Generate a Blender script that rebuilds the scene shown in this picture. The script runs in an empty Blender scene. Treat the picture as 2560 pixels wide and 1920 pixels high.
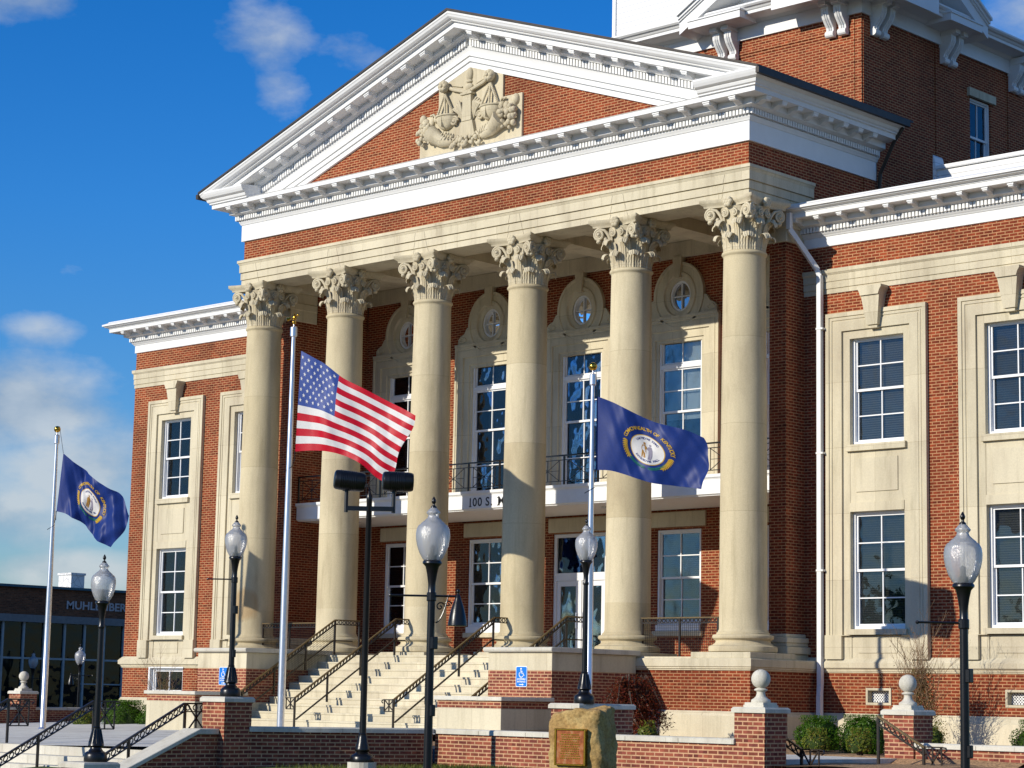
import bpy, math, random
from mathutils import Vector, Matrix
R_ = random.Random(7)
SC = bpy.context.scene
COL = SC.collection
PI = math.pi
sin, cos, rad = math.sin, math.cos, math.radians

# ------------------------------------------------------------------ helpers
W = {}                                   # world origin of every object we make
def org(o): return W[o.name] if o is not None else Vector((0, 0, 0))

class MB:
    def __init__(s): s.v = []; s.f = []; s.m = []
    def add(s, vs, fs, mi=0):
        n = len(s.v); s.v.extend([tuple(p) for p in vs])
        for f in fs: s.f.append([i + n for i in f]); s.m.append(mi)
        return s
    def box(s, x0, y0, z0, x1, y1, z1, mi=0):
        if x0 > x1: x0, x1 = x1, x0
        if y0 > y1: y0, y1 = y1, y0
        if z0 > z1: z0, z1 = z1, z0
        return s.add([(x0,y0,z0),(x1,y0,z0),(x1,y1,z0),(x0,y1,z0),(x0,y0,z1),(x1,y0,z1),(x1,y1,z1),(x0,y1,z1)],
              [(3,2,1,0),(4,5,6,7),(0,1,5,4),(1,2,6,5),(2,3,7,6),(3,0,4,7)], mi)
    def prism(s, pts, ax, a, b, mi=0):
        """extrude 2D polygon along axis ax ('x','y','z') from a to b"""
        def mk(p, t): return {'x': (t, p[0], p[1]), 'y': (p[0], t, p[1]), 'z': (p[0], p[1], t)}[ax]
        n = len(pts)
        vs = [mk(p, a) for p in pts] + [mk(p, b) for p in pts]
        fs = [tuple(range(n)), tuple(range(2*n-1, n-1, -1))]
        fs += [(i, i+n, (i+1) % n + n, (i+1) % n) for i in range(n)]
        return s.add(vs, fs, mi)
    def strip(s, rows, closed=False, mi=0):
        """rows: list of equal length point lists, skinned"""
        n = len(rows[0]); vs = [p for r in rows for p in r]; fs = []
        for i in range(len(rows)-1):
            for j in range(n if closed else n-1):
                k = (j+1) % n
                fs.append((i*n+j, i*n+k, (i+1)*n+k, (i+1)*n+j))
        return s.add(vs, fs, mi)
    def lathe(s, prof, n=24, c=(0,0,0), sx=1, sy=1, mi=0, capb=True, capt=True):
        rows = [[(c[0]+r*sx*cos(2*PI*j/n), c[1]+r*sy*sin(2*PI*j/n), c[2]+z) for j in range(n)] for r, z in prof]
        s.strip(rows, True, mi)
        b = len(s.v) - n*len(prof)
        if capb: s.f.append([b+j for j in range(n-1, -1, -1)]); s.m.append(mi)
        if capt: s.f.append([b+n*(len(prof)-1)+j for j in range(n)]); s.m.append(mi)
        return s
    def tube(s, pts, r, n=8, mi=0, caps=True):
        pts = [Vector(p) for p in pts]; rows = []
        rr = r if isinstance(r, (list, tuple)) else [r]*len(pts)
        up = None
        for i, p in enumerate(pts):
            a = pts[max(i-1, 0)]; b = pts[min(i+1, len(pts)-1)]
            t = (b-a)
            t = t.normalized() if t.length > 1e-9 else Vector((0,0,1))
            if up is None:
                q = Vector((0,0,1)) if abs(t.z) < .9 else Vector((1,0,0))
            else: q = up
            u = t.cross(q); u = u.normalized() if u.length > 1e-6 else t.orthogonal().normalized()
            v = u.cross(t).normalized(); up = v
            rows.append([p + (u*cos(2*PI*j/n) + v*sin(2*PI*j/n))*rr[i] for j in range(n)])
        s.strip(rows, True, mi)
        if caps:
            b = len(s.v) - n*len(pts)
            s.f.append([b+j for j in range(n-1, -1, -1)]); s.m.append(mi)
            s.f.append([b+n*(len(pts)-1)+j for j in range(n)]); s.m.append(mi)
        return s
    def bar(s, a, b, w, h=None, mi=0):
        """rectangular bar from a to b (w sideways, h vertical)"""
        a = Vector(a); b = Vector(b); h = h or w; t = (b-a).normalized()
        q = Vector((0,0,1)) if abs(t.z) < .95 else Vector((0,1,0))
        u = t.cross(q).normalized()*w/2; v = u.cross(t).normalized()*h/2
        P = [a-u-v, a+u-v, a+u+v, a-u+v, b-u-v, b+u-v, b+u+v, b-u+v]
        return s.add(P, [(3,2,1,0),(4,5,6,7),(0,1,5,4),(1,2,6,5),(2,3,7,6),(3,0,4,7)], mi)
    def ball(s, c, r, nu=10, nv=7, sc=(1,1,1), mi=0):
        rows = [[(c[0]+r*sc[0]*sin(PI*i/nv)*cos(2*PI*j/nu), c[1]+r*sc[1]*sin(PI*i/nv)*sin(2*PI*j/nu), c[2]-r*sc[2]*cos(PI*i/nv)) for j in range(nu)] for i in range(nv+1)]
        return s.strip(rows, True, mi)
    def ring(s, c, R, r, ax='x', n=12, m=5, e=(1,1)):
        rows = []
        for i in range(n+1):
            a = 2*PI*i/n; row = []
            for j in range(m):
                b = 2*PI*j/m; q = R + r*cos(b); w = r*sin(b)
                p = (q*cos(a)*e[0], q*sin(a)*e[1])
                row.append({'x': (c[0]+w, c[1]+p[0], c[2]+p[1]), 'y': (c[0]+p[0], c[1]+w, c[2]+p[1]), 'z': (c[0]+p[0], c[1]+p[1], c[2]+w)}[ax])
            rows.append(row)
        return s.strip(rows, True)
    def build(s, name, mats, parent=None, at=None, smooth=False, bevel=0, autos=None):
        """world coordinates unless at is given (then vertices are local to at)"""
        o0 = org(parent)
        me = bpy.data.meshes.new(name)
        sh = Vector((0,0,0)) if at is not None else o0
        me.from_pydata([(p[0]-sh.x, p[1]-sh.y, p[2]-sh.z) for p in s.v], [], s.f)
        for m in (mats if isinstance(mats, (list, tuple)) else [mats]): me.materials.append(m)
        if any(s.m): me.polygons.foreach_set('material_index', s.m)
        if smooth: me.polygons.foreach_set('use_smooth', [True]*len(me.polygons))
        me.validate(); me.update()
        import bmesh
        b = bmesh.new(); b.from_mesh(me); bmesh.ops.recalc_face_normals(b, faces=b.faces); b.to_mesh(me); b.free()
        if smooth and autos: me.set_sharp_from_angle(angle=rad(autos))
        o = bpy.data.objects.new(name, me); COL.objects.link(o)
        loc = Vector(at) if at is not None else o0
        if parent is not None: o.parent = parent; o.location = loc - o0
        else: o.location = loc
        W[o.name] = loc.copy()
        if bevel:
            md = o.modifiers.new('bevel', 'BEVEL'); md.width = bevel; md.segments = 1; md.limit_method = 'ANGLE'; md.angle_limit = rad(50)
        return o

def tag(o, label=None, cat=None, group=None, kind=None):
    if label: o['label'] = label
    if cat: o['category'] = cat
    if group: o['group'] = group
    if kind: o['kind'] = kind
    return o
def thing(name, loc, label, cat, group=None):
    o = bpy.data.objects.new(name, None); COL.objects.link(o); o.location = loc; o.empty_display_size = .2
    W[o.name] = Vector(loc); return tag(o, label, cat, group)
def pivot(name, loc, parent):
    o = bpy.data.objects.new(name, None); COL.objects.link(o); o.parent = parent; o.location = Vector(loc)-org(parent); W[o.name] = Vector(loc); return o
def copy_tree(o, parent=None, at=None, label=None):
    c = o.copy(); COL.objects.link(c)
    if parent is not None: c.parent = parent
    if at is not None:
        c.location = Vector(at) - (org(c.parent) if c.parent else Vector((0,0,0)))
    W[c.name] = (org(c.parent) if c.parent else Vector((0,0,0))) + c.location
    for ch in list(o.children): copy_tree(ch, c)
    if label: c['label'] = label
    return c
def struct(name, mb, mat, **k): return tag(mb.build(name, mat, **k), kind='structure')

# ------------------------------------------------------------------ materials
def newmat(name):
    m = bpy.data.materials.new(name); m.use_nodes = True; nt = m.node_tree
    for n in list(nt.nodes): nt.nodes.remove(n)
    out = nt.nodes.new('ShaderNodeOutputMaterial'); b = nt.nodes.new('ShaderNodeBsdfPrincipled')
    nt.links.new(b.outputs[0], out.inputs[0]); return m, nt, b, out
def N(nt, t, **k):
    n = nt.nodes.new(t)
    for a, v in k.items():
        if a.startswith('i_'):
            key = a[2:]; key = int(key) if key.isdigit() else key.replace('_', ' ')
            n.inputs[key].default_value = v
        else: setattr(n, a, v)
    return n
def L(nt, a, b): nt.links.new(a, b)
def c4(c): return (c[0], c[1], c[2], 1)
def noise(nt, scale, detail=4, rough=.55, vec=None):
    n = N(nt, 'ShaderNodeTexNoise'); n.inputs['Scale'].default_value = scale; n.inputs['Detail'].default_value = detail; n.inputs['Roughness'].default_value = rough
    if vec is not None: L(nt, vec, n.inputs['Vector'])
    return n
def pos(nt): return N(nt, 'ShaderNodeNewGeometry').outputs['Position']
def ramp(nt, src, stops):
    r = N(nt, 'ShaderNodeValToRGB'); e = r.color_ramp.elements
    while len(e) < len(stops): e.new(.5)
    for i, (p, c) in enumerate(stops): e[i].position = p; e[i].color = c4(c) if len(c) == 3 else c
    L(nt, src, r.inputs[0]); return r
def mix(nt, fac, a, b, mode='MIX'):
    m = N(nt, 'ShaderNodeMix', data_type='RGBA', blend_type=mode)
    for sock, v in ((m.inputs[0], fac), (m.inputs[6], a), (m.inputs[7], b)):
        if hasattr(v, 'is_output'): L(nt, v, sock)
        elif isinstance(v, (int, float)): sock.default_value = v
        else: sock.default_value = c4(v)
    return m.outputs[2]
def math_(nt, op, a, b=None, c=None):
    m = N(nt, 'ShaderNodeMath', operation=op)
    for i, v in enumerate((a, b, c)):
        if v is None: continue
        if hasattr(v, 'is_output'): L(nt, v, m.inputs[i])
        else: m.inputs[i].default_value = v
    return m.outputs[0]
def bump(nt, b, h, strength=.3, dist=.01):
    n = N(nt, 'ShaderNodeBump'); n.inputs['Strength'].default_value = strength; n.inputs['Distance'].default_value = dist
    L(nt, h, n.inputs['Height']); L(nt, n.outputs[0], b.inputs['Normal'])

def plain(name, col, rough=.6, metal=0, var=.12, scale=6, spec=.3, bmp=.0, bscale=60):
    m, nt, b, out = newmat(name)
    p = pos(nt); n = noise(nt, scale, 5, .6, p)
    lo = tuple(c*(1-var) for c in col); hi = tuple(min(1, c*(1+var)) for c in col)
    r = ramp(nt, n.outputs[0], [(.3, lo), (.7, hi)])
    L(nt, r.outputs[0], b.inputs['Base Color'])
    b.inputs['Roughness'].default_value = rough; b.inputs['Metallic'].default_value = metal; b.inputs['Specular IOR Level'].default_value = spec
    if bmp: bump(nt, b, noise(nt, bscale, 4, .6, p).outputs[0], bmp, .01)
    return m

def brick(name, c1, c2, mortar, dark=None, off=0.0, msize=.011):
    """running bond, 203 x 67.7 mm, laid on whichever wall direction the face has"""
    m, nt, b, out = newmat(name)
    g = N(nt, 'ShaderNodeNewGeometry')
    sp = N(nt, 'ShaderNodeSeparateXYZ'); L(nt, g.outputs['Position'], sp.inputs[0])
    sn = N(nt, 'ShaderNodeSeparateXYZ'); L(nt, g.outputs['True Normal'], sn.inputs[0])
    ax = math_(nt, 'ABSOLUTE', sn.outputs[0]); ay = math_(nt, 'ABSOLUTE', sn.outputs[1])
    # distance along the wall: tangent = (-ny, nx)
    along = math_(nt, 'ADD', math_(nt, 'MULTIPLY', sp.outputs[0], sn.outputs[1]), math_(nt, 'MULTIPLY', math_(nt, 'MULTIPLY', sp.outputs[1], sn.outputs[0]), -1))
    cv = N(nt, 'ShaderNodeCombineXYZ'); L(nt, along, cv.inputs[0]); L(nt, math_(nt, 'ADD', sp.outputs[2], off), cv.inputs[1])
    t = N(nt, 'ShaderNodeTexBrick'); L(nt, cv.outputs[0], t.inputs['Vector'])
    t.inputs['Scale'].default_value = 1; t.inputs['Brick Width'].default_value = .203; t.inputs['Row Height'].default_value = .0677
    t.inputs['Mortar Size'].default_value = msize; t.inputs['Mortar Smooth'].default_value = .15; t.inputs['Bias'].default_value = 0
    t.inputs['Color1'].default_value = c4(c1); t.inputs['Color2'].default_value = c4(c2); t.inputs['Mortar'].default_value = c4(mortar)
    n = noise(nt, .35, 5, .65, g.outputs['Position'])
    var = ramp(nt, n.outputs[0], [(.32, (.72,.70,.70)), (.5, (1,1,1)), (.7, (1.18,1.15,1.12))])
    col = mix(nt, 1.0, t.outputs[0], var.outputs[0], 'MULTIPLY')
    n2 = noise(nt, 9, 3, .7, g.outputs['Position'])
    v2 = ramp(nt, n2.outputs[0], [(.3, (.75,.75,.75)), (.7, (1.2,1.2,1.2))])
    col = mix(nt, .7, col, v2.outputs[0], 'MULTIPLY')
    row = math_(nt, 'FLOOR', math_(nt, 'DIVIDE', math_(nt, 'ADD', sp.outputs[2], off), .0677))
    odd = math_(nt, 'MULTIPLY', math_(nt, 'FLOORED_MODULO', row, 2), .1015)
    bcol = math_(nt, 'FLOOR', math_(nt, 'DIVIDE', math_(nt, 'ADD', along, odd), .203))
    bv = N(nt, 'ShaderNodeCombineXYZ'); L(nt, row, bv.inputs[0]); L(nt, bcol, bv.inputs[1])
    bw_ = N(nt, 'ShaderNodeTexWhiteNoise', noise_dimensions='3D'); L(nt, bv.outputs[0], bw_.inputs[0])
    col = mix(nt, math_(nt, 'SUBTRACT', 1, t.outputs['Fac']), col, mix(nt, 1.0, col, ramp(nt, bw_.outputs[0], [(0, (.62,.60,.62)), (.25, (.92,.90,.88)), (.75, (1.05,1.04,1.0)), (1, (1.35,1.30,1.22))]).outputs[0], 'MULTIPLY'))
    st_n = N(nt, 'ShaderNodeMapping'); st_n.inputs['Scale'].default_value = (1.1,1.1,.16); L(nt, g.outputs['Position'], st_n.inputs[0])
    st_s = ramp(nt, noise(nt, 1.6, 6, .65, st_n.outputs[0]).outputs[0], [(.30, (.78,.77,.77)), (.46, (1,1,1)), (.66, (1,1,1)), (.80, (1.22,1.22,1.22))])
    col = mix(nt, .8, col, st_s.outputs[0], 'MULTIPLY')
    L(nt, col, b.inputs['Base Color']); b.inputs['Roughness'].default_value = .85; b.inputs['Specular IOR Level'].default_value = .15
    bump(nt, b, math_(nt, 'MULTIPLY', t.outputs['Fac'], -1), .6, .006)
    return m

def limestone(name, base, warm=(.93,.82,.58), stain=.35, seed=0.0, drums=False):
    m, nt, b, out = newmat(name)
    p = pos(nt)
    mp = N(nt, 'ShaderNodeMapping'); mp.inputs['Location'].default_value = (seed, seed*2, 0); mp.inputs['Scale'].default_value = (1,1,.35); L(nt, p, mp.inputs[0])
    n1 = noise(nt, 1.1, 6, .62, mp.outputs[0]); n2 = noise(nt, 38, 3, .7, p)
    lo = tuple(base[i]*(1-stain*.55)*(1 if i == 0 else .97) for i in range(3))
    c = ramp(nt, n1.outputs[0], [(.28, lo), (.52, base), (.75, tuple(min(1, x*1.1) for x in base))]).outputs[0]
    sp = ramp(nt, n2.outputs[0], [(.3, (.86,.86,.85)), (.65, (1.05,1.05,1.05))]).outputs[0]
    c = mix(nt, .75, c, sp, 'MULTIPLY')
    g2 = N(nt, 'ShaderNodeNewGeometry'); s3 = N(nt, 'ShaderNodeSeparateXYZ'); L(nt, p, s3.inputs[0]); sn = N(nt, 'ShaderNodeSeparateXYZ'); L(nt, g2.outputs['True Normal'], sn.inputs[0])
    m4 = N(nt, 'ShaderNodeMapping'); m4.inputs['Scale'].default_value = (2.6,2.6,.22); m4.inputs['Location'].default_value = (seed*3,0,0); L(nt, p, m4.inputs[0])
    sk = ramp(nt, noise(nt, 1.5, 7, .68, m4.outputs[0]).outputs[0], [(.30, (.72,.71,.68)), (.48, (1,1,1)), (.78, (1.05,1.05,1.05))])
    c = mix(nt, .75, c, sk.outputs[0], 'MULTIPLY')
    if not drums:
        al = math_(nt, 'ADD', math_(nt, 'MULTIPLY', s3.outputs[0], sn.outputs[1]), math_(nt, 'MULTIPLY', math_(nt, 'MULTIPLY', s3.outputs[1], sn.outputs[0]), -1))
        cb = N(nt, 'ShaderNodeCombineXYZ'); L(nt, math_(nt, 'ADD', al, .37+seed), cb.inputs[0]); L(nt, s3.outputs[2], cb.inputs[1])
        tb = N(nt, 'ShaderNodeTexBrick'); L(nt, cb.outputs[0], tb.inputs[0]); tb.inputs['Scale'].default_value = 1; tb.inputs['Brick Width'].default_value = 1.37; tb.inputs['Row Height'].default_value = 1.46
        tb.inputs['Mortar Size'].default_value = .0035; tb.inputs['Mortar Smooth'].default_value = 0; tb.inputs['Color1'].default_value = (.88,.87,.84,1); tb.inputs['Color2'].default_value = (1.07,1.06,1.04,1); tb.inputs['Mortar'].default_value = (.55,.50,.42,1)
        c = mix(nt, .8, c, tb.outputs[0], 'MULTIPLY')
    if drums:                       # every drum of the shaft is its own block of stone with its own tone
        sx = N(nt, 'ShaderNodeSeparateXYZ'); L(nt, p, sx.inputs[0])
        z = math_(nt, 'FLOOR', math_(nt, 'DIVIDE', math_(nt, 'SUBTRACT', sx.outputs[2], 3.88), 1.93))
        xi = math_(nt, 'ROUND', math_(nt, 'DIVIDE', sx.outputs[0], 3.3))
        cv = N(nt, 'ShaderNodeCombineXYZ'); L(nt, z, cv.inputs[0]); L(nt, xi, cv.inputs[1])
        wn = N(nt, 'ShaderNodeTexWhiteNoise', noise_dimensions='3D'); L(nt, cv.outputs[0], wn.inputs[0])
        tone = ramp(nt, wn.outputs[0], [(0, (.90,.875,.81)), (1, (1.05,1.05,1.04))]).outputs[0]
        c = mix(nt, 1.0, c, tone, 'MULTIPLY')
        fz = math_(nt, 'FRACT', math_(nt, 'DIVIDE', math_(nt, 'SUBTRACT', sx.outputs[2], 3.88), 1.93))
        jl = math_(nt, 'MULTIPLY', math_(nt, 'LESS_THAN', fz, .0045), math_(nt, 'GREATER_THAN', sx.outputs[2], 3.95))
        c = mix(nt, math_(nt, 'MULTIPLY', jl, .45), c, (.22,.17,.10))
        vd = N(nt, 'ShaderNodeVectorMath', operation='DISTANCE'); L(nt, p, vd.inputs[0]); vd.inputs[1].default_value = (.12, -.50, 4.0)
        sm_ = math_(nt, 'ADD', vd.outputs['Value'], math_(nt, 'MULTIPLY', math_(nt, 'SUBTRACT', n1.outputs[0], .5), .9))
        c = mix(nt, ramp(nt, sm_, [(.22, (.55,.55,.55)), (.36, (0,0,0))]).outputs[0], c, (.33,.20,.085))
    L(nt, c, b.inputs['Base Color']); b.inputs['Roughness'].default_value = .9; b.inputs['Specular IOR Level'].default_value = .1
    bump(nt, b, n2.outputs[0], .25, .006)
    return m

M = {}
M['brick'] = brick('courthouse_brick', (.235,.046,.018), (.165,.030,.013), (.43,.23,.115), off=.01, msize=.010)
M['brick_pier'] = brick('garden_wall_brick', (.26,.075,.045), (.18,.050,.040), (.50,.30,.17), off=.03)
M['brick_far'] = brick('far_brown_brick', (.17,.075,.04), (.09,.045,.028), (.14,.09,.06))
M['stone'] = limestone('limestone', (.60,.54,.40))
M['stone_col'] = limestone('limestone_column', (.56,.485,.33), stain=.45, seed=3.3, drums=True)
M['stone_carve'] = limestone('limestone_carved', (.58,.515,.375), stain=.4, seed=8.1)
M['coping'] = limestone('cast_stone_coping', (.60,.575,.50), stain=.3, seed=5.0)
M['concrete'] = limestone('step_concrete', (.62,.56,.42), stain=.3, seed=6.0)
M['paving'] = limestone('plaza_concrete', (.60,.60,.57), stain=.5, seed=9.0)
M['white'] = plain('white_paint', (.74,.74,.73), .45, 0, .03, 3)
M['white_frame'] = plain('white_window_paint', (.78,.78,.78), .4, 0, .03, 3)
M['iron'] = plain('black_cast_iron', (.006,.006,.007), .30, 0, .3, 12, spec=.42, bmp=.08, bscale=90)
M['bronze'] = plain('dark_bronze_rail', (.022,.015,.010), .35, .2, .3, 10, spec=.6)
M['brassrail'] = plain('bronze_handrail_top', (.13,.085,.03), .4, .3, .2, 10, spec=.6)
M['roofmetal'] = plain('dark_roof_metal', (.05,.042,.035), .5, .2, .2, 4)
M['alu'] = plain('brushed_aluminium', (.72,.72,.76), .32, .9, .06, 14, spec=.6)
M['gold'] = plain('gold_leaf', (.55,.33,.05), .22, 1.0, .12, 20)
M['black_letter'] = plain('black_letters', (.02,.02,.022), .4)
M['grey_letter'] = plain('grey_metal_letters', (.35,.37,.40), .4)
M['soil'] = plain('garden_soil', (.09,.06,.035), .95, 0, .5, 9, bmp=.8, bscale=40)
M['mulch'] = plain('bark_mulch', (.34,.21,.11), .95, 0, .6, 22, bmp=1, bscale=50)
M['asphalt'] = plain('asphalt', (.05,.05,.05), .9, 0, .3, 3, bmp=.4, bscale=80)
M['lawn'] = plain('lawn_green', (.085,.11,.022), .9, 0, .5, 7, bmp=.6, bscale=50)
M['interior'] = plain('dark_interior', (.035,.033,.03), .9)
M['fasc_far'] = plain('far_grey_fascia', (.16,.18,.19), .6)
M['mull_far'] = plain('far_window_mullion', (.28,.34,.36), .5)
M['slab'] = plain('painted_white_balcony', (.80,.80,.78), .5, 0, .03)

def glass(name, tint=(.012,.02,.03), trans=.80, refl=1.0):
    m, nt, b, out = newmat(name); nt.nodes.remove(b)
    tr = N(nt, 'ShaderNodeBsdfTransparent'); tr.inputs[0].default_value = (.80,.84,.86,1)
    gl = N(nt, 'ShaderNodeBsdfGlossy'); gl.inputs['Roughness'].default_value = .015; gl.inputs[0].default_value = (.9,.93,1,1)
    df = N(nt, 'ShaderNodeBsdfDiffuse'); df.inputs[0].default_value = c4(tint)
    m1 = N(nt, 'ShaderNodeMixShader'); m1.inputs[0].default_value = trans; L(nt, df.outputs[0], m1.inputs[1]); L(nt, tr.outputs[0], m1.inputs[2])
    fr = N(nt, 'ShaderNodeFresnel'); fr.inputs[0].default_value = 1.52
    p = pos(nt); nz = noise(nt, 1.3, 2, .5, p)
    bp = N(nt, 'ShaderNodeBump'); bp.inputs['Strength'].default_value = .16; bp.inputs['Distance'].default_value = .07; L(nt, nz.outputs[0], bp.inputs['Height'])
    L(nt, bp.outputs[0], gl.inputs['Normal'])
    m2 = N(nt, 'ShaderNodeMixShader'); L(nt, math_(nt, 'MULTIPLY', fr.outputs[0], refl*1.0), m2.inputs[0]); L(nt, m1.outputs[0], m2.inputs[1]); L(nt, gl.outputs[0], m2.inputs[2])
    L(nt, m2.outputs[0], out.inputs[0]); return m
M['glass'] = glass('window_glass')
M['glass_far'] = glass('dark_shop_glass', (.004,.010,.010), .3, .35)

def blindmat():
    m, nt, b, out = newmat('venetian_blind')
    sp = N(nt, 'ShaderNodeSeparateXYZ'); L(nt, pos(nt), sp.inputs[0])
    w = math_(nt, 'FRACT', math_(nt, 'MULTIPLY', sp.outputs[2], 1/.05))
    r = ramp(nt, w, [(0, (.025,.022,.018)), (.45, (.20,.175,.145)), (.85, (.26,.23,.195)), (1, (.025,.022,.018))])
    oi = N(nt, 'ShaderNodeObjectInfo'); tn = ramp(nt, oi.outputs['Random'], [(0, (.35,.33,.30)), (.5, (.8,.78,.72)), (1, (1.25,1.2,1.1))])
    L(nt, mix(nt, 1.0, r.outputs[0], tn.outputs[0], 'MULTIPLY'), b.inputs['Base Color']); b.inputs['Roughness'].default_value = .7
    bump(nt, b, w, .5, .02)
    return m
M['blind'] = blindmat()
M['shade'] = plain('pale_roller_shade', (.78,.82,.78), .8, 0, .05)

def globemat():
    m, nt, b, out = newmat('frosted_prismatic_globe'); nt.nodes.remove(b)
    g = N(nt, 'ShaderNodeNewGeometry')
    vo = N(nt, 'ShaderNodeTexVoronoi'); vo.inputs['Scale'].default_value = 85; L(nt, g.outputs['Position'], vo.inputs['Vector'])
    bp = N(nt, 'ShaderNodeBump'); bp.inputs['Strength'].default_value = .5; bp.inputs['Distance'].default_value = .007; L(nt, vo.outputs[0], bp.inputs['Height'])
    tr = N(nt, 'ShaderNodeBsdfTransparent'); tr.inputs[0].default_value = (.96,.96,.97,1)
    df = N(nt, 'ShaderNodeBsdfDiffuse'); df.inputs[0].default_value = (.88,.89,.90,1)
    tl = N(nt, 'ShaderNodeBsdfTranslucent'); tl.inputs[0].default_value = (.92,.92,.92,1)
    gl = N(nt, 'ShaderNodeBsdfGlossy'); gl.inputs['Roughness'].default_value = .26
    L(nt, bp.outputs[0], gl.inputs['Normal']); L(nt, bp.outputs[0], df.inputs['Normal'])
    a = N(nt, 'ShaderNodeMixShader'); a.inputs[0].default_value = .48; L(nt, df.outputs[0], a.inputs[1]); L(nt, tl.outputs[0], a.inputs[2])
    c = N(nt, 'ShaderNodeMixShader'); c.inputs[0].default_value = .52; L(nt, tr.outputs[0], c.inputs[1]); L(nt, a.outputs[0], c.inputs[2])
    lw = N(nt, 'ShaderNodeFresnel'); lw.inputs[0].default_value = 1.5
    d = N(nt, 'ShaderNodeMixShader'); L(nt, math_(nt, 'ADD', lw.outputs[0], .06), d.inputs[0]); L(nt, c.outputs[0], d.inputs[1]); L(nt, gl.outputs[0], d.inputs[2])
    L(nt, d.outputs[0], out.inputs[0]); return m
M['globe'] = globemat()

def cloth(name, col, var=.1):
    m, nt, b, out = newmat(name); nt.nodes.remove(b)
    n = noise(nt, 30, 4, .6, pos(nt))
    c = ramp(nt, n.outputs[0], [(.3, tuple(x*(1-var) for x in col)), (.7, tuple(min(1, x*(1+var)) for x in col))]).outputs[0]
    d = N(nt, 'ShaderNodeBsdfDiffuse'); t = N(nt, 'ShaderNodeBsdfTranslucent'); g = N(nt, 'ShaderNodeBsdfGlossy'); g.inputs['Roughness'].default_value = .45
    L(nt, c, d.inputs[0]); L(nt, c, t.inputs[0])
    a = N(nt, 'ShaderNodeMixShader'); a.inputs[0].default_value = .22; L(nt, d.outputs[0], a.inputs[1]); L(nt, t.outputs[0], a.inputs[2])
    s2 = N(nt, 'ShaderNodeMixShader'); s2.inputs[0].default_value = .018; L(nt, a.outputs[0], s2.inputs[1]); L(nt, g.outputs[0], s2.inputs[2])
    L(nt, s2.outputs[0], out.inputs[0]); return m
M['f_red'] = cloth('flag_red', (.52,.004,.022)); M['f_white'] = cloth('flag_white', (.72,.71,.70), .04)
M['f_blue'] = cloth('flag_blue', (.035,.075,.30)); M['f_navy'] = cloth('flag_navy', (.012,.034,.185))
M['f_gold'] = cloth('flag_gold', (.62,.38,.04)); M['f_green'] = cloth('flag_green', (.02,.16,.12)); M['f_brown'] = cloth('flag_brown', (.42,.22,.05)); M['f_grey'] = cloth('flag_grey', (.28,.26,.33))
M['signblue'] = plain('sign_blue', (.01,.17,.60), .4, 0, .05); M['signwhite'] = plain('sign_white', (.85,.87,.88), .4, 0, .02)

def leafmat(name, cols, tr=.3):
    m, nt, b, out = newmat(name); nt.nodes.remove(b)
    g = N(nt, 'ShaderNodeNewGeometry')
    r = ramp(nt, g.outputs['Random Per Island'], [(i/(len(cols)-1), c) for i, c in enumerate(cols)])
    d = N(nt, 'ShaderNodeBsdfDiffuse'); t = N(nt, 'ShaderNodeBsdfTranslucent'); L(nt, r.outputs[0], d.inputs[0]); L(nt, r.outputs[0], t.inputs[0])
    a = N(nt, 'ShaderNodeMixShader'); a.inputs[0].default_value = tr; L(nt, d.outputs[0], a.inputs[1]); L(nt, t.outputs[0], a.inputs[2])
    gl = N(nt, 'ShaderNodeBsdfGlossy'); gl.inputs['Roughness'].default_value = .4
    s2 = N(nt, 'ShaderNodeMixShader'); s2.inputs[0].default_value = .012; L(nt, a.outputs[0], s2.inputs[1]); L(nt, gl.outputs[0], s2.inputs[2])
    L(nt, s2.outputs[0], out.inputs[0]); return m
M['leaf'] = leafmat('boxwood_leaf', [(.022,.065,.004), (.045,.115,.006), (.075,.15,.010), (.035,.085,.005)])
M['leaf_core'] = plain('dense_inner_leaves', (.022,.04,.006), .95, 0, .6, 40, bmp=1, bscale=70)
M['leaf_y'] = leafmat('yellowgreen_leaf', [(.10,.15,.015), (.16,.18,.02), (.09,.13,.02), (.22,.15,.03)])
M['leaf_red'] = leafmat('maple_leaf', [(.10,.015,.01), (.20,.035,.015), (.07,.02,.012), (.16,.06,.02)])
M['leaf_dry'] = leafmat('dry_shrub_leaf', [(.16,.10,.03), (.10,.10,.02), (.22,.13,.05), (.08,.09,.02)])
M['blade'] = leafmat('grass_blade', [(.09,.12,.018), (.14,.16,.03), (.06,.09,.012), (.20,.18,.06)])
M['bark'] = plain('bark', (.085,.06,.045), .9, 0, .35, 30, bmp=.6)
M['twig'] = plain('twig', (.22,.14,.08), .9, 0, .35, 30)

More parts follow.
